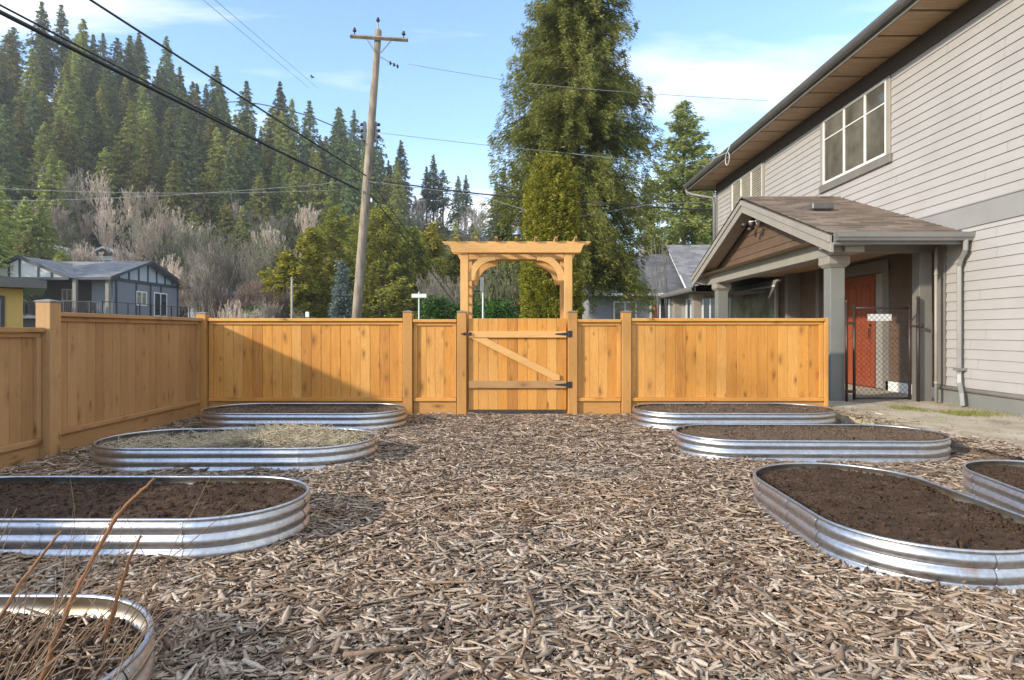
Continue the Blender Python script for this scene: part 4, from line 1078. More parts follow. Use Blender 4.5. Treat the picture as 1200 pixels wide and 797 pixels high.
def seg_mesh(name, segs, mat, parent, H=None, W=None):
    A = np.array([s[0][:] for s in segs]); B = np.array([s[1][:] for s in segs]); ra = np.array([s[2] for s in segs]); rb = np.array([s[3] for s in segs])
    if H:
        k = H/max(B[:, 2].max(), .1); A *= k; B *= k
        if W:
            kx = W/(2*np.percentile(np.abs(np.concatenate([B[:, 0], B[:, 1]])), 97)); A[:, :2] *= kx; B[:, :2] *= kx
    d = B-A; d /= np.linalg.norm(d, axis=1)[:, None]+1e-9
    ref = np.where(np.abs(d[:, 2:3]) < .9, np.array([[0, 0, 1.]]), np.array([[1., 0, 0]]))
    s = np.cross(d, ref); s /= np.linalg.norm(s, axis=1)[:, None]; u = np.cross(s, d)
    V = []
    for c, r in ((A, ra), (B, rb)):
        for k in range(3):
            th = 2*np.pi*k/3; V.append(c+(s*math.cos(th)+u*math.sin(th))*r[:, None])
    V = np.stack(V, 1).reshape(-1, 3); n = len(A)
    f = np.array([(0, 1, 4, 3), (1, 2, 5, 4), (2, 0, 3, 5)])
    Fc = (f[None]+(np.arange(n)*6)[:, None, None]).reshape(-1, 4)
    return np_mesh(name, V, Fc, M[mat], parent, smooth=True)
def bare_tree(loc, H, W, seed, mat, label, cat='bare tree', group=None, name='bare_tree', **kw):
    ro = empty(name, loc, label, cat, group)
    segs = bare_arrays(H, seed, **kw)
    thick = [s for s in segs if s[2] > kw.get('r0', .12)*.45]; thin = [s for s in segs if s[2] <= kw.get('r0', .12)*.45]
    allb = max(s[1][2] for s in segs)
    k = H/allb
    # scale once here so trunk and twigs stay together
    xs = np.percentile([abs(c) for s in segs for c in (s[1][0], s[1][1])], 97); kx = W/(2*xs)
    def sc(L): return [(Vector((a[0]*kx, a[1]*kx, a[2]*k)), Vector((b[0]*kx, b[1]*kx, b[2]*k)), r1, r2) for a, b, r1, r2 in L]
    seg_mesh('trunk', sc(thick), mat, ro); seg_mesh('twigs', sc(thin), mat, ro)
    return ro
BL = 'pale leafless tree among those low on the wooded hillside'
bp = []
for i, sd in enumerate((11, 12, 13, 14)):
    bp.append(bare_tree((0, 0, 0), 12, 6.5 if i < 2 else 5.0, sd, ('pale', 'olivetwig', 'pale', 'greytwig')[i], BL, 'bare tree', 'leafless trees on the hillside', n0=2, depth=6, r0=.17, tw=.05, spread=.42, up=.7, base_spread=.12, fork=(2, 2)))
bu = [False]*4
def hill_bare(u, Y, k, sc):
    x = (u-U0)*Y/F; r = bp[k] if not bu[k] else copy_tree(bp[k]); bu[k] = True
    place(r, (x, Y, hill_z(x, Y)-.2), rnd.uniform(0, 6.28), (sc*rnd.uniform(.85, 1.15), sc*rnd.uniform(.85, 1.15), sc))
rb_ = random.Random(44); bpts = []
for _ in range(3000):
    if len(bpts) >= 36: break
    u = rb_.choice([rb_.uniform(75, 245), rb_.uniform(75, 245), rb_.uniform(75, 400)]); Y = rb_.uniform(72, 99)
    x = (u-U0)*Y/F
    if all((a-x)**2+(b-Y)**2 > 3.4**2 for a, b in bpts): bpts.append((x, Y)); hill_bare(u, Y, rb_.choice([0, 1, 2, 2, 0, 3]), rb_.uniform(.75, 1.12))
for _ in range(34):
    u = rb_.uniform(455, 640); Y = rb_.uniform(88, 145); hill_bare(u, Y, rb_.choice([3, 3, 1]), rb_.uniform(.5, .85))
for _ in range(8):
    u = rb_.uniform(0, 90); Y = rb_.uniform(86, 98); hill_bare(u, Y, rb_.choice([0, 3]), rb_.uniform(.7, .95))
# undergrowth on the slope
def undergrowth():
    g = np.random.default_rng(9); n = 70000
    u = g.uniform(-80, 720, n); Y = 63+90*g.random(n)**1.2; x = (u-U0)*Y/F
    sel = np.array([mnoise.noise(Vector((a*.12, b*.12, 4))) for a, b in zip(x, Y)])+g.normal(0, .15, n) > -.05
    x, Y = x[sel], Y[sel]; n = len(x)
    z = np.array([hill_z(a, b) for a, b in zip(x, Y)])+g.random(n)**1.5*2.2
    d = g.normal(size=(n, 3)); d[:, 2] = np.abs(d[:, 2]); d /= np.linalg.norm(d, axis=1)[:, None]; L = g.uniform(.4, 1.0, n)
    V, Fc = leaf_quads(np.stack([x, Y, z], 1), d, L, L*.4, g)
    t = leaf_mat('undergrowth_leaves', [(0, (.05, .055, .02)), (.35, (.10, .10, .04)), (.6, (.16, .12, .07)), (1, (.24, .20, .14))], .15)
    tag(np_mesh('undergrowth', V, Fc, t), 'bushes and undergrowth between the hillside trees', 'undergrowth', kind='stuff')
undergrowth()

# the big conifer behind the gate
def tree(name, loc, label, cat, H, rad, nb, per, leaf, seed, mat, **kw):
    ro = empty(name, loc, label, cat, kw.pop('group', None)); conifer_meshes(name, H, rad, nb, per, leaf, seed, mat, ro, **kw); return ro
def gpos(u, Y): return ((u-U0)*Y/F, Y, -.16)
tree('spruce_tree', gpos(673, 25), 'giant conifer rising out of the frame behind the gate and the clipped column', 'conifer', 20.5, 3.15, 600, 900, .17, 51, 'spruce',
     limbs=260, tr=.34, b0=.175, clump=8, cs=.6, prof=lambda t: (min(1, .9+t*.5) if t < .28 else 1-.33*((t-.28)/.42) if t < .70 else .67*((1-t)/.30)**.9), up=.25, droop=.50, hang=.26, spread=.12, asp=.17, shape_noise=.2)
tree('arborvitae', gpos(646, 19.5), 'dense yellow-green columnar evergreen in front of the giant conifer', 'evergreen', 6.75, .88, 1900, 105, .075, 52, 'thuja',
     limbs=60, tr=.10, b0=.0, prof=lambda t: min(1, .9+t) * (1 if t < .5 else (1-((t-.5)/.5)**1.9)**.9+.02), up=1.1, droop=.0, hang=.02, spread=.2, asp=.38, fill=.5, shape_noise=.08, cs=.7)
tree('spruce_tree', gpos(801, 42), 'fresh green broad spruce standing behind the grey house, left of the near eave', 'conifer', 16.8, 3.8, 440, 240, .28, 53, 'spruce2',
     limbs=120, b0=.10, prof=lambda t: (1-t)**.62, up=.35, droop=.25, hang=.12, spread=.15, asp=.26, shape_noise=.2, cs=.6)
tree('evergreen_tree', gpos(764, 41), 'small yellow-green evergreen squeezed between the giant conifer and the broad spruce', 'conifer', 8.6, 1.7, 220, 90, .24, 59, 'spruce',
     limbs=30, b0=.1, prof=lambda t: (1-t)**.7, up=.4, droop=.2, asp=.34)
# mid-ground evergreens behind the pole
G = 'evergreens'
cyp = dict(up=.75, droop=.25, hang=.05, spread=.22, asp=.36, b0=.02, shape_noise=.34, fill=.25, cs=.8)
def pr_(t): return (1-t)**.55*min(1, .8+t*1.5)
ev = [('cypress_tree', 338, 38, 6.0, 1.9, 'gold', 61, 'low golden cypress at the left end of the evergreen clump'),
      ('cypress_tree', 364, 40, 7.9, 2.0, 'gold', 62, 'golden-green cypress next to the blue spruce, left of the utility pole'),
      ('cypress_tree', 392, 43, 9.8, 2.5, 'cyp', 63, 'tall green cypress right behind the foot of the utility pole'),
      ('cypress_tree', 446, 40, 9.2, 3.0, 'cyp', 64, 'broadest dark green evergreen just right of the utility pole'),
      ('cypress_tree', 484, 42, 8.2, 2.6, 'cyp', 65, 'rounded green evergreen behind the street name sign'),
      ('cypress_tree', 505, 46, 9.2, 1.9, 'gold', 66, 'yellow-green cypress top rising behind the street name sign'),
      ('cypress_tree', 534, 44, 7.6, 1.6, 'gold', 67, 'narrow golden evergreen just left of the arbor beam'),
      ('cypress_tree', 425, 47, 10.6, 2.4, 'cyp', 68, 'evergreen crown showing on both sides of the pole, highest in the clump'),
      ('cypress_tree', 310, 58, 7.6, 1.7, 'cyp', 69, 'green evergreen at the foot of the hill, left of the golden cypress'),
      ('conifer_tree', 590, 30, 6.6, 1.5, 'fir_dark', 70, 'dark conifer visible through the right half of the arbor')]
for (nm, u, Y, H, r, mt, sd, lb) in ev:
    tree(nm, gpos(u, Y), lb, 'evergreen', H, r, 300, 150, .22, sd, mt, limbs=60, prof=pr_, **cyp)
tree('spruce_tree', gpos(400, 34), 'small pale blue-grey spruce standing left of the utility pole', 'conifer', 5.2, .85, 300, 60, .17, 71, 'blue', limbs=40, b0=.02, prof=lambda t: (1-t)**.6, up=.3, droop=.2, asp=.34)
# large dark branchy firs at the left edge
tree('conifer_tree', gpos(-40, 46), 'near dark fir whose boughs enter the picture at the left edge above the shed', 'conifer', 17.5, 4.1, 420, 80, .42, 72, 'fir', limbs=100, b0=.1, prof=lambda t: (1-t)**.7, droop=.55)
tree('conifer_tree', gpos(30, 63), 'green fir behind the half-timbered house at its left gable', 'conifer', 11.5, 3.0, 360, 60, .45, 73, 'fir', limbs=60, b0=.05)
tree('conifer_tree', gpos(72, 66), 'smaller green fir rising behind the roof valley of the half-timbered house', 'conifer', 10.0, 2.6, 320, 60, .42, 76, 'fir', limbs=60, b0=.05)
# bare shrubs and small trees
kw = dict(depth=6, tw=.016, spread=.5, up=.5, fork=(2, 3))
bare_tree(gpos(262, 40), 7.4, 5.4, 81, 'greytwig', 'rounded leafless brown tree right of the half-timbered house', n0=5, r0=.10, base_spread=.55, **kw)
bare_tree(gpos(238, 44), 5.2, 3.6, 82, 'redtwig', 'lower brown leafless bush beside the end of the deck', 'bare shrub', n0=6, r0=.07, base_spread=.7, name='bare_shrub', **kw)
bare_tree(gpos(308, 36), 4.6, 3.2, 83, 'redtwig', 'reddish leafless bush behind the back fence, right of the rounded bare tree', 'bare shrub', n0=7, r0=.05, base_spread=.8, name='bare_shrub', **kw)
bare_tree(gpos(330, 27), 2.9, 2.0, 84, 'greytwig', 'grey leafless bush just over the fence beside the short white post', 'bare shrub', n0=7, r0=.035, base_spread=.8, name='bare_shrub', depth=5, tw=.012, spread=.5, up=.5, fork=(2, 3))
bare_tree(gpos(290, 27), 2.7, 2.2, 85, 'pale', 'pale leafless bush just over the fence below the reddish one', 'bare shrub', n0=7, r0=.035, base_spread=.8, name='bare_shrub', depth=5, tw=.012, spread=.5, up=.5, fork=(2, 3))
bare_tree(gpos(530, 33), 4.9, 3.0, 86, 'greytwig', 'grey leafless tree just left of the arbor post', n0=5, r0=.08, base_spread=.5, **kw)
bare_tree(gpos(583, 28), 5.3, 3.4, 87, 'olivetwig', 'olive-grey bushy bare tree seen through the arbor', n0=4, r0=.11, base_spread=.5, **kw)
bare_tree(gpos(555, 31), 4.6, 2.6, 88, 'greytwig', 'thin bare tree behind the left arbor post', n0=5, r0=.07, base_spread=.5, **kw)
bare_tree(gpos(540, 55), 9.6, 5.5, 89, 'olivetwig', 'tall leafless tree rising above the arbor on its left', n0=3, r0=.14, base_spread=.35, depth=6, tw=.024, spread=.45, up=.6, fork=(2, 3))
bare_tree(gpos(585, 52), 9.0, 5.5, 90, 'greytwig', 'tall leafless tree rising above the arbor beam, against the giant conifer', n0=3, r0=.14, base_spread=.35, depth=6, tw=.024, spread=.45, up=.6, fork=(2, 3))
bare_tree(gpos(190, 60), 9.0, 6.0, 91, 'pale', 'pale leafless tree standing right behind the ridge of the half-timbered house', n0=3, r0=.14, base_spread=.3, depth=6, tw=.026, spread=.42, up=.7, fork=(2, 3))
bare_tree(gpos(781, 22), 4.7, 1.2, 92, 'pale', 'slender leafless sapling in front of the dark red door', n0=2, r0=.05, base_spread=.12, depth=3, tw=.018, spread=.5, up=.5, fork=(2, 2))
tree('evergreen_shrub', gpos(508, 25), 'bright green leafy shrub at the foot of the street name sign', 'shrub', 2.6, 1.1, 150, 50, .13, 93, 'shrub', limbs=20, prof=lambda t: (1-t)**.4, up=.8, droop=.3, b0=.0, asp=.5)
tree('evergreen_shrub', gpos(300, 30), 'low green shrub over the fence top, right of the bare tree', 'shrub', 2.3, 1.1, 150, 50, .14, 94, 'shrub', limbs=20, prof=lambda t: (1-t)**.4, up=.8, droop=.3, b0=.0, asp=.5)
tree('evergreen_shrub', gpos(583, 24), 'low dark green hedge bush seen through the arbor gap', 'shrub', 2.2, 1.7, 200, 60, .13, 95, 'shrub', limbs=20, prof=lambda t: (1-t)**.35, up=.6, droop=.3, b0=.0, asp=.5)
tree('evergreen_shrub', gpos(548, 26), 'dark leafy bush beside the thin metal sign post', 'shrub', 2.3, 1.4, 200, 60, .13, 96, 'shrub', limbs=20, prof=lambda t: (1-t)**.35, up=.6, droop=.3, b0=.0, asp=.5)

# ------------------------------------------------------------------ half-timbered house at left
fx = -31.4
hh = empty('house', (-36, 53, -.2), 'far blue-grey half-timbered house with dark trim and a raised deck, left', 'house')
m = MB(); m.box(-46, 51.5, -.3, fx, 58.2, 5.3); m.build('wall', M['darkwall'], hh)
m = MB(); m.box(fx+.002, 49.0, -.3, fx+.06, 58.2, 5.35); m.box(-33.0, 48.6, 2.4, fx+.06, 49.0, 5.35); m.build('side_wall', M['bluegrey'], hh)
m = MB(); m.box(fx+.062, 47.9, 5.20, fx+.16, 58.4, 5.42); m.build('gable_trim', M['navy'], hh)
m = MB(); m.prism([(48.0, 5.42), (58.3, 5.42), (52.9, 7.0)], fx-.1, fx+.07, lambda p, q, t_: (t_, p, q)); m.build('gable_panel', M['bluegrey_l'], hh)
m = MB()
for y in (49.3, 50.6, 51.9, 53.2, 54.5, 55.8, 57.0):
    h = 5.42+(1-abs(y-52.9)/5.3)*1.55; m = MB(); m.box(fx+.072, y-.09, 5.42, fx+.12, y+.09, max(h, 5.6)); m.build('batten', M['navy'], hh)
for y in (49.0, 51.6, 53.6, 55.2, 57.9): m = MB(); m.box(fx+.062, y-.09, 2.4, fx+.11, y+.09, 5.2); m.build('batten', M['navy'], hh)
m = MB(); ov = fx+.7
for s_, (ya_, yb_) in ((0, (47.4, 52.9)), (1, (58.9, 52.9))):
    m.add([(-46, ya_, 5.30), (ov, ya_, 5.30), (ov, yb_, 7.12), (-46, yb_, 7.12), (-46, ya_, 5.16), (ov, ya_, 5.16), (ov, yb_, 6.98), (-46, yb_, 6.98)], [(0, 1, 2, 3), (4, 5, 6, 7), (0, 1, 5, 4), (1, 2, 6, 5)])
m.add([(-40.4, 46.6, 5.25), (-37.1, 46.6, 6.85), (-37.1, 52.9, 6.9), (-40.4, 52.9, 5.25)], [(0, 1, 2, 3)]); m.add([(-33.4, 46.6, 5.25), (-37.1, 46.6, 6.85), (-37.1, 52.9, 6.9), (-33.4, 52.9, 5.25)], [(0, 1, 2, 3)])
m.build('roof', M['shingle_grey'], hh)
m = MB()
m.prism([(47.3, 5.18), (52.9, 7.0), (52.9, 7.2), (47.3, 5.36)], ov, ov+.06, lambda p, q, t_: (t_, p, q)); m.prism([(59.0, 5.18), (52.9, 7.0), (52.9, 7.2), (59.0, 5.36)], ov, ov+.06, lambda p, q, t_: (t_, p, q))
m.prism([(-40.5, 5.05), (-37.1, 6.68), (-37.1, 6.92), (-40.5, 5.28)], 46.5, 46.58, lambda p, q, t_: (p, t_, q)); m.prism([(-33.3, 5.05), (-37.1, 6.68), (-37.1, 6.92), (-33.3, 5.28)], 46.5, 46.58, lambda p, q, t_: (p, t_, q))
m.box(-33.3, 47.3, 5.12, ov, 47.42, 5.32); m.box(-40.4, 46.6, 5.05, -33.4, 46.7, 5.25); m.build('roof_fascia', M['navy'], hh)
m = MB(); m.prism([(-40.0, 5.26), (-33.8, 5.26), (-37.1, 6.65)], 46.72, 46.8, lambda p, q, t_: (p, t_, q)); m.build('gable_panel', M['palepanel'], hh)
m = MB()
for x in (-39.0, -37.9, -37.1, -35.7, -34.7): h = 5.26+(1-abs(x+37.1)/(3.3 if x > -37.1 else 2.95))*1.35; m = MB(); m.box(x-.07, 46.66, 5.26, x+.07, 46.71, h); m.build('batten', M['navy'], hh)
for x, yy in ((-33.15, 47.0), (-31.2, 47.8)): m = MB(); m.box(x-.13, yy-.13, 1.9, x+.13, yy+.13, 5.14); m.build('porch_column', M['trim'], hh)
def far_win(parent, x0, y0, z0, x1, y1, z1, axis, pane='glass_pale', door=False, fr_='white'):
    m = MB(); w_ = .09
    if axis == 'x':
        m.box(x0, y0-.05, z0, x1, y0, z0+w_); m.box(x0, y0-.05, z1-w_, x1, y0, z1); m.box(x0, y0-.05, z0+w_, x0+w_, y0, z1-w_); m.box(x1-w_, y0-.05, z0+w_, x1, y0, z1-w_); xm = (x0+x1)/2; m.box(xm-.04, y0-.05, z0+w_, xm+.04, y0, z1-w_)
        o = m.build('window' if not door else 'sliding_door', M[fr_], parent); g = MB(); g.box(x0+w_, y0-.02, z0+w_, x1-w_, y0-.01, z1-w_)
    else:
        m.box(x0, y0, z0, x0+.05, y1, z0+w_); m.box(x0, y0, z1-w_, x0+.05, y1, z1); m.box(x0, y0, z0+w_, x0+.05, y0+w_, z1-w_); m.box(x0, y1-w_, z0+w_, x0+.05, y1, z1-w_); ym = (y0+y1)/2; m.box(x0, ym-.04, z0+w_, x0+.05, ym+.04, z1-w_)
        o = m.build('window' if not door else 'sliding_door', M[fr_], parent); g = MB(); g.box(x0+.01, y0+w_, z0+w_, x0+.02, y1-w_, z1-w_)
    g.build('pane', M[pane], o)
far_win(hh, fx+.065, 51.55, 3.35, 0, 53.05, 4.55, 'y')
far_win(hh, fx+.065, 54.1, 2.5, 0, 56.1, 4.6, 'y', 'glass_dark', True)
far_win(hh, -37.4, 51.48, 3.7, -36.5, 0, 4.7, 'x'); far_win(hh, -34.3, 51.48, 3.3, -33.6, 0, 4.75, 'x', 'glass_dark')
m = MB(); m.box(-41, 46.0, 2.15, -30.4, 51.5, 2.35); m.box(fx, 51.5, 2.15, -30.4, 60, 2.35); m.build('deck', M['trim_light'], hh)
m = MB(); m.box(-41, 46.8, -.3, -30.6, 51.4, 2.12); m.build('lower_wall', M['darkwall'], hh)
m = MB()
for z in (2.45, 3.38): m.box(-41, 46.04, z, -30.44, 46.08, z+.05); m.box(-30.5, 46.0, z, -30.45, 60, z+.05)
for k in range(12): x = lerp(-41, -30.47, k/11); m.box(x-.035, 46.03, 2.36, x+.035, 46.10, 3.4)
for k in range(10): y = lerp(46, 60, k/9); m.box(-30.51, y-.035, 2.36, -30.44, y+.035, 3.4)
for k in range(70): x = lerp(-41, -30.47, k/69); m.box(x-.012, 46.05, 2.45, x+.012, 46.07, 3.38)
m.build('deck_railing', M['black'], hh)
# furniture on the deck
def patio_chair(x, y, rz, label):
    ro = empty('patio_chair', (x, y, 2.36), label, 'chair', 'dark chairs on the far deck', rz)
    m = MB(); m.box(-.3, -.3, .38, .3, .3, .46); m.build('seat', M['black'], ro, world=False)
    m = MB(); m.box(-.3, .24, .46, .3, .31, .98); m.build('backrest', M['black'], ro, world=False)
    for a in (-.27, .27):
        for b_ in (-.27, .27): m = MB(); m.box(a-.025, b_-.025, 0, a+.025, b_+.025, .38); m.build('leg', M['black'], ro, world=False)
for (x, y, rz) in ((-33.9, 46.9, .3), (-32.7, 47.3, -.9), (-31.9, 46.9, .5)): patio_chair(x, y, rz, 'small dark chair behind the railing of the far deck')
ro = empty('patio_table', (-35.3, 47.2, 2.36), 'dark table with a pale top on the far deck beside the chairs', 'table')
m = MB(); m.box(-.8, -.4, .84, .8, .4, .92); m.build('tabletop', M['plaster'], ro, world=False)
for a in (-.7, .7):
    for b_ in (-.3, .3): m = MB(); m.box(a-.04, b_-.04, 0, a+.04, b_+.04, .84); m.build('leg', M['black'], ro, world=False)
ro = empty('grill', (-37.5, 46.9, 2.36), 'dark covered barbecue grill behind the deck railing at its left', 'grill')
m = MB(); m.box(-.6, -.3, .1, .6, .3, .75); m.build('cabinet', M['black'], ro, world=False)
m = MB(); m.tube([(-.6, 0, .78), (.6, 0, .78)], .26, 10); m.build('lid', M['black'], ro, world=False)
# pale small house right of it and roofs up the hill
h2 = empty('house', (-32.2, 66, -.2), 'sliver of pale house with white trim between the deck and the bare tree', 'house')
m = MB(); m.box(-34.6, 66, -.3, -30.9, 71, 4.6); m.build('wall', M['bluegrey_l'], h2)
m = MB(); m.prism([(-35.1, 4.4), (-32.7, 6.3), (-30.3, 4.4), (-30.5, 4.2), (-32.7, 6.0), (-34.9, 4.2)], 65.6, 71.4, lambda p, q, t_: (p, t_, q)); m.build('roof', M['shingle_grey'], h2)
far_win(h2, -33.4, 65.98, 2.6, -32.0, 0, 4.0, 'x', 'glass_dark')
for (u, v, Y, wd, lb) in ((60, 298, 84, 3.4, 'small white-gabled house on the slope above the far left gable'), (122, 300, 86, 5.6, 'pale roofed house half hidden in bare trees on the slope')):
    x = (u-U0)*Y/F; z = H0-(v-V0)*Y/F
    h3 = empty('house', (x, Y, z-3), lb, 'house')
    m = MB(); m.box(x-wd/2, Y, z-5, x+wd/2, Y+5, z); m.build('wall', M['palepanel'], h3)
    m = MB(); m.prism([(x-wd/2-.3, z), (x, z+1.3), (x+wd/2+.3, z), (x+wd/2+.2, z-.2), (x, z+1.05), (x-wd/2-.2, z-.2)], Y-.4, Y+5.3, lambda p, q, t_: (p, t_, q)); m.build('roof', M['white'], h3)
    far_win(h3, x-wd*.2, Y-.02, z-1.6, x+wd*.2, 0, z-.5, 'x', 'glass_dark')
# ochre outbuilding at the left edge
h4 = empty('outbuilding', (-12.6, 15.5, -.2), 'ochre stucco outbuilding with a dark flat roof at the left edge', 'outbuilding')
Yh = 14.0
xr_ = (27-U0)*Yh/F
def om(s_, d, z): return (xr_-.785*s_-.62*d, Yh-.62*s_+.785*d, z)
m = MB(); m.box(0, 0, -.3, 4.2, 3.0, 2.12, om); m.build('wall', M['yellow'], h4)
m = MB(); m.prism([(-.42, 2.13), (4.6, 2.13), (4.6, 2.75), (-.42, 2.30)], -.35, 3.2, lambda p, q, t_: om(p, t_, q)); m.build('roof', M['gutter'], h4)
m = MB(); m.box(.32, -.03, 1.2, 1.4, -.003, 1.95, om); wn_ = m.build('window', M['navy'], h4)
m = MB(); m.box(.38, -.04, 1.26, 1.34, -.032, 1.89, om); m.build('pane', M['glass_dark'], wn_)

# ------------------------------------------------------------------ grey house with the red door
YH = 34.0; KH = YH/F
def hx(u): return (u-U0)*KH
def hz(v): return H0-(v-V0)*KH
nh = empty('house', (hx(770), YH+3, -.2), 'grey bungalow with a dark red door seen between the big conifer and the porch', 'house')
m = MB(); lap(m, 0, 0, 1, 0, 1, 1); m = MB()
def lapx(m, y, x0, x1, z0, z1, pitch=.17, t=.02):
    z = z0
    while z < z1-.01:
        zt_ = min(z+pitch, z1); m.add([(x0, y-t, z), (x1, y-t, z), (x1, y, zt_), (x0, y, zt_), (x0, y, z), (x1, y, z)], [(0, 1, 2, 3), (0, 4, 5, 1)]); z += pitch
lapx(m, YH, hx(690), hx(762), -.2, hz(350)); m.build('siding', M['nhouse'], nh)
m = MB(); lapx(m, YH-.02, hx(784), hx(850), -.2, hz(343)); m.build('siding', M['nhouse_tan'], nh)
m = MB(); m.box(hx(690), YH+.01, -.3, hx(850), YH+7, hz(345)); m.build('wall', M['nhouse'], nh)
m = MB(); m.add([(hx(684), YH-.6, hz(345)), (hx(818), YH-.6, hz(345)), (hx(806), YH+4.5, hz(286)-.0), (hx(745), YH+4.5, hz(286))], [(0, 1, 2, 3)])
m.add([(hx(684), YH-.6, hz(345)-.12), (hx(818), YH-.6, hz(345)-.12), (hx(818), YH-.6, hz(345)), (hx(684), YH-.6, hz(345))], [(0, 1, 2, 3)])
m.add([(hx(684), YH-.6, hz(345)), (hx(745), YH+4.5, hz(286)), (hx(684), YH+8, hz(345))], [(0, 1, 2)]); m.build('roof', M['shingle_dark'], nh)
m = MB(); m.add([(hx(800), YH-.85, hz(343)), (hx(870), YH-.85, hz(343)), (hx(870), YH+5, hz(272)), (hx(806), YH+5, hz(272))], [(0, 1, 2, 3)]); m.build('roof', M['shingle_grey'], nh)
m = MB(); m.tube([(hx(799.5), YH-.85, hz(342)+.05), (hx(809), YH+4.5, hz(286)+.05)], .05, 6); m.box(hx(684), YH-.72, hz(345)-.13, hx(818), YH-.6, hz(345)+.02); m.build('roof_trim', M['white'], nh)
m = MB(); m.box(hx(768), YH+4.2, hz(300), hx(774), YH+4.8, hz(276)); m.build('chimney', M['plaster'], nh)
far_win(nh, hx(718.5), YH-.03, .95, hx(746), 0, hz(353), 'x')
far_win(nh, hx(803), YH-.06, .95, hx(815), 0, hz(347), 'x', 'glass_dark'); far_win(nh, hx(822), YH-.06, .95, hx(841), 0, hz(346), 'x', 'glass_dark')
m = MB(); m.box(hx(761), YH-.08, -.1, hx(763.5), YH-.02, hz(346)); m.box(hx(772.3), YH-.08, -.1, hx(774), YH-.02, hz(348)); m.box(hx(782.5), YH-.08, -.1, hx(785), YH-.02, hz(346)); m.box(hx(761), YH-.082, hz(348)+.001, hx(785), YH-.02, hz(345.5)); dfm = m.build('door_frame', M['white'], nh)
m = MB(); m.box(hx(763.6), YH-.05, -.1, hx(772.2), YH-.015, hz(348)); dd_ = m.build('door', M['reddoor'], nh); m = MB(); m.box(hx(774.1), YH-.05, -.1, hx(782.4), YH-.015, hz(348)); m.build('storm_door', M['glass_dark'], nh)
m = MB(); m.ball((hx(771.4), YH-.08, 1.0), .04); m.build('door_handle', M['black'], dd_)

# ------------------------------------------------------------------ utility pole and cables
YP2 = 22.0
pb = P(418, 372, YP2); pt_ = P(443.5, 36, YP2); dirp = (pt_-pb).normalized(); base = pb-dirp*((pb.z+.2)/dirp.z)
up_ = empty('utility_pole', base, 'tall leaning weathered wooden utility pole with a crossarm', 'utility pole')
m = MB(); m.tube([base, base.lerp(pt_, .25), base.lerp(pt_, .5), base.lerp(pt_, .75), pt_, pt_+dirp*.06], [.18, .165, .15, .135, .115, .06], 14); m.build('shaft', M['pole'], up_, smooth=True)
c0, c1 = P(410.5, 42.5, YP2-.17), P(478, 47, YP2-.17)
m = MB(); m.tube([c0, c1], .075, 4); m.build('crossarm', M['pole'], up_)
for (u0_, v0_, u1_, v1_) in ((430, 46, 440, 62), (458, 48, 446, 62)): m = MB(); m.tube([P(u0_, v0_, YP2-.19), P(u1_, v1_, YP2-.17)], .018, 5); m.build('arm_brace', M['gutter_grey'], up_)
def insul(p, par=up_):
    m = MB(); m.tube([p, p+Vector((0, 0, .10))], .02, 6); m.ball(p+Vector((0, 0, .12)), .075, sz=.7); m.ball(p+Vector((0, 0, .19)), .05, sz=.8); m.build('insulator', M['porcelain'], par, smooth=True)
insul(P(415.5, 40, YP2-.17)); insul(P(473, 44, YP2-.17))
m = MB(); m.tube([pt_, P(443, 27, YP2)], .022, 6); m.build('top_pin', M['gutter_grey'], up_); insul(P(443, 28, YP2))
m = MB(); m.tube([P(446, 67, YP2), P(456, 73, YP2), P(467, 78, YP2)], .012, 5)
for k in range(3): m.ball(P(457.5+k*4.2, 74+k*1.9, YP2), .07, sx=.6, nu=8, nv=5)
m.build('strain_insulator', M['porcelain'], up_, smooth=True)
for s_, ub in ((-1, 427), (1, 440.5)):
    m = MB(); m.box(P(ub-1, 165, YP2).x, YP2-.05, P(0, 165, YP2).z, P(ub+1, 165, YP2).x, YP2+.05, P(0, 143, YP2).z); rk = m.build('bracket', M['gutter'], up_)
    for k in range(3): m = MB(); m.ball(P(ub+s_*3, 146+k*7, YP2), .075, sz=.8); m.build('spool_insulator', M['porcelain'], rk, smooth=True)
def cable(pts, r, label, mat='cable', sag=.0, name='overhead_cable', n=14, cat='cable', group=None):
    m = MB()
    for j in range(len(pts)-1):
        a, b_ = pts[j], pts[j+1]; q = []
        for k in range(n+1):
            t_ = k/n; p = a.lerp(b_, t_); p.z -= sag*4*t_*(1-t_); q.append(p)
        m.tube(q, r, 5)
    o = m.build(name, M[mat], None, smooth=True); return tag(o, label, cat, group)
def ext(a, b_, k): return b_+(b_-a)*k
A = P(421, 222, YP2-.2); B = P(0, 6, 8.6)
cable([A, ext(A, B, .6)], .035, 'thick black bundled cable from the pole to the upper left corner', sag=.10)
cable([A+Vector((0, 0, -.06)), ext(A, P(0, 0, 8.6), .6)], .016, 'thin black cable lying alongside the thick bundle', sag=.05)
A = P(429, 206, YP2-.2); B = P(112, 0, 11.5)
cable([A, ext(A, B, .8)], .024, 'black cable from the pole leaving the top edge above the hillside', sag=.06)
m = MB(); q = [P(u, v, Y) for u, v, Y in ((427, 168, 21.8), (410, 157, 23), (390, 147.5, 24.5), (365, 137, 27), (335, 128, 30), (305, 122, 33), (280, 119, 36), (262, 120, 40), (200, 128, 52))]
m.tube(q, [.022+.0012*i for i in range(9)], 5); tag(m.build('overhead_cable', M['cable'], None, smooth=True), 'arching dark cable from the pole over the ridge trees to its left', 'cable')
cable([P(433, 210, YP2-.15), P(560, 227, 22), P(690, 237, 21.5), P(846, 247, 20.4)], .026, 'thickest black cable running right from the pole to the house eave', sag=.02, n=8)
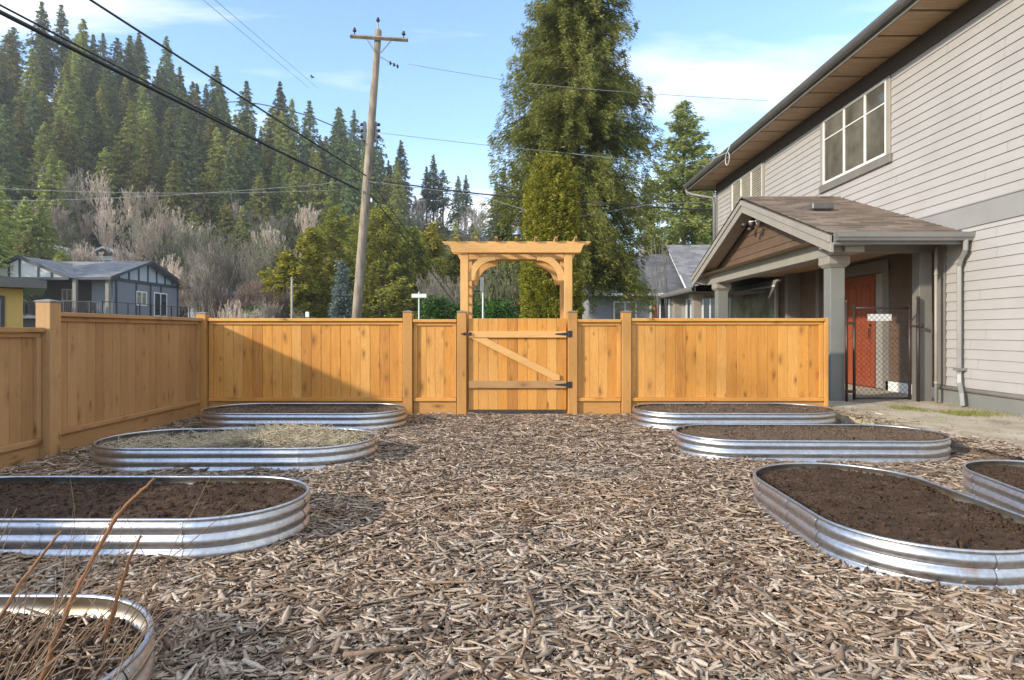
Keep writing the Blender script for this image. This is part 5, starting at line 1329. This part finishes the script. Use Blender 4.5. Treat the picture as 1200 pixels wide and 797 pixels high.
cable([P(433, 213, YP2-.15), P(560, 229, 21.9), P(655, 258, 21), P(760, 240, 20.7), P(846, 236, 20.2)], .012, 'thin sagging cable running right from the pole, crossing the thickest one', n=8, mat='wire_grey')
cable([P(440, 155, YP2-.1), P(670, 180, 21.5), P(846, 196, 20.5)], .010, 'grey wire crossing the middle of the giant conifer', n=8, sag=.03, mat='wire_grey')
cable([P(478, 75, YP2-.1), P(620, 98, 21.8), P(752, 109, 21), P(900, 118, 24)], .009, 'grey wire crossing the upper part of the giant conifer', n=8, sag=.02, mat='wire_grey')
cable([P(430, 222, YP2-.1), P(508, 322, 27), P(560, 392, 33)], .02, 'lower of two black guy wires slanting down right of the pole', n=5)
cable([P(434, 212, YP2-.1), P(495, 295, 27), P(565, 390, 34)], .015, 'upper of two black guy wires slanting down right of the pole', n=5)
cable([P(362, 103, 30), P(238, 0, 14), ext(P(362, 103, 30), P(238, 0, 14), .3)], .006, 'left one of two very thin wires high in the sky', mat='wire_grey', n=6)
cable([P(372, 103, 31), P(252, 0, 14.5), ext(P(372, 103, 31), P(252, 0, 14.5), .3)], .006, 'right one of two very thin wires high in the sky', mat='wire_grey', n=6)
cable([P(-60, 217, 40), P(418, 222, 36)], .014, 'upper grey wire crossing in front of the bare hillside trees', mat='wire_grey', sag=.35)
cable([P(-60, 236, 40), P(418, 212, 34)], .014, 'lower grey wire crossing in front of the bare hillside trees', mat='wire_grey', sag=.3)
# bird
b0_ = P(366, 90.5, 40); ro = empty('bird', b0_, 'small dark bird flying in the blue sky left of the pole', 'bird')
m = MB(); m.ball(b0_, .06, sx=1.9, sy=.8, sz=.7, nu=10, nv=8); m.ball(b0_+Vector((.20, 0, .03))*.6, .03, nu=8, nv=6)
m.add([b0_+Vector((-.17, -.03, 0))*.6, b0_+Vector((-.17, .03, 0))*.6, b0_+Vector((-.34, .05, .01))*.6, b0_+Vector((-.34, -.05, .01))*.6], [(0, 1, 2, 3)])
for s_ in (-1, 1): m.add([b0_+Vector((.08, 0, .03))*.6, b0_+Vector((-.07, 0, .03))*.6, b0_+Vector((-.14, s_*.30, .10))*.6, b0_+Vector((.02, s_*.24, .12))*.6, b0_+Vector((-.12, s_*.50, .05))*.6], [(0, 1, 2, 3), (3, 2, 4)])
m.build('body', M['bird'], ro, smooth=True)

# street furniture
def sgn(u, v): return P(u, v, 24.0)
s1 = empty('street_sign', (sgn(491, 0).x, 24, -.16), 'pale street name sign on a thin post behind the left fence section', 'street sign')
m = MB(); m.tube([(sgn(491, 0).x, 24, -.2), sgn(491, 342)], .03, 8); m.build('post', M['signgreen'], s1, smooth=True)
m = MB(); a, b_ = sgn(482.5, 349), sgn(500, 344.5); m.box(a.x, 23.95, a.z, b_.x, 23.97, b_.z); m.build('name_plate', M['signwhite'], s1, bevel=.004)
s2 = empty('sign_post', (P(565, 0, 20).x, 20, -.16), 'metal post with a sign turned edge-on, seen through the arbor', 'sign post')
x = P(566, 0, 20).x; m = MB(); m.tube([(x, 20, -.2), P(566, 326, 20)], .03, 8); m.build('post', M['signgreen'], s2, smooth=True)
m = MB(); m.box(x-.085, 19.93, P(0, 342, 20).z, x+.03, 19.95, P(0, 325, 20).z); m.build('sign_plate', M['gutter_grey'], s2, bevel=.004)
s3 = empty('marker_post', (P(342, 0, 26).x, 26, -.16), 'short white post among bare bushes behind the fence', 'post')
m = MB(); x = P(342, 0, 26).x; m.tube([(x, 26, -.2), P(342, 326, 26)], [.055, .04], 10); m.build('post', M['plaster'], s3, smooth=True)
m = MB(); m.ball(P(342, 326, 26), .055); m.build('post_top', M['plaster'], s3, smooth=True)
s4 = empty('utility_marker', (P(360.5, 0, 20).x, 20, -.16), 'tiny white marker on a stake just above the back fence', 'marker')
x = P(360.5, 0, 20).x; m = MB(); m.tube([(x, 20, -.2), (x, 20, P(0, 371, 20).z)], .02, 6); m.build('stake', M['signwhite'], s4)
m = MB(); m.box(x-.06, 19.95, P(0, 372, 20).z, x+.06, 20.0, P(0, 365.5, 20).z); m.build('plate', M['signwhite'], s4, bevel=.01)


# air
hz_ = MB(); hz_.box(-430, -140, -1.3, 430, 440, 110)
t = NT('haze'); t.t.nodes.remove(t.b); v_ = t.n('ShaderNodeVolumePrincipled', {'Color': (.88, .92, 1, 1), 'Density': .0005, 'Anisotropy': .2}); t.link(v_.outputs[0], t.t.nodes['Material Output'].inputs['Volume'])
tag(hz_.build('haze', t.m), 'thin pale winter haze in the air', None, None, 'stuff')
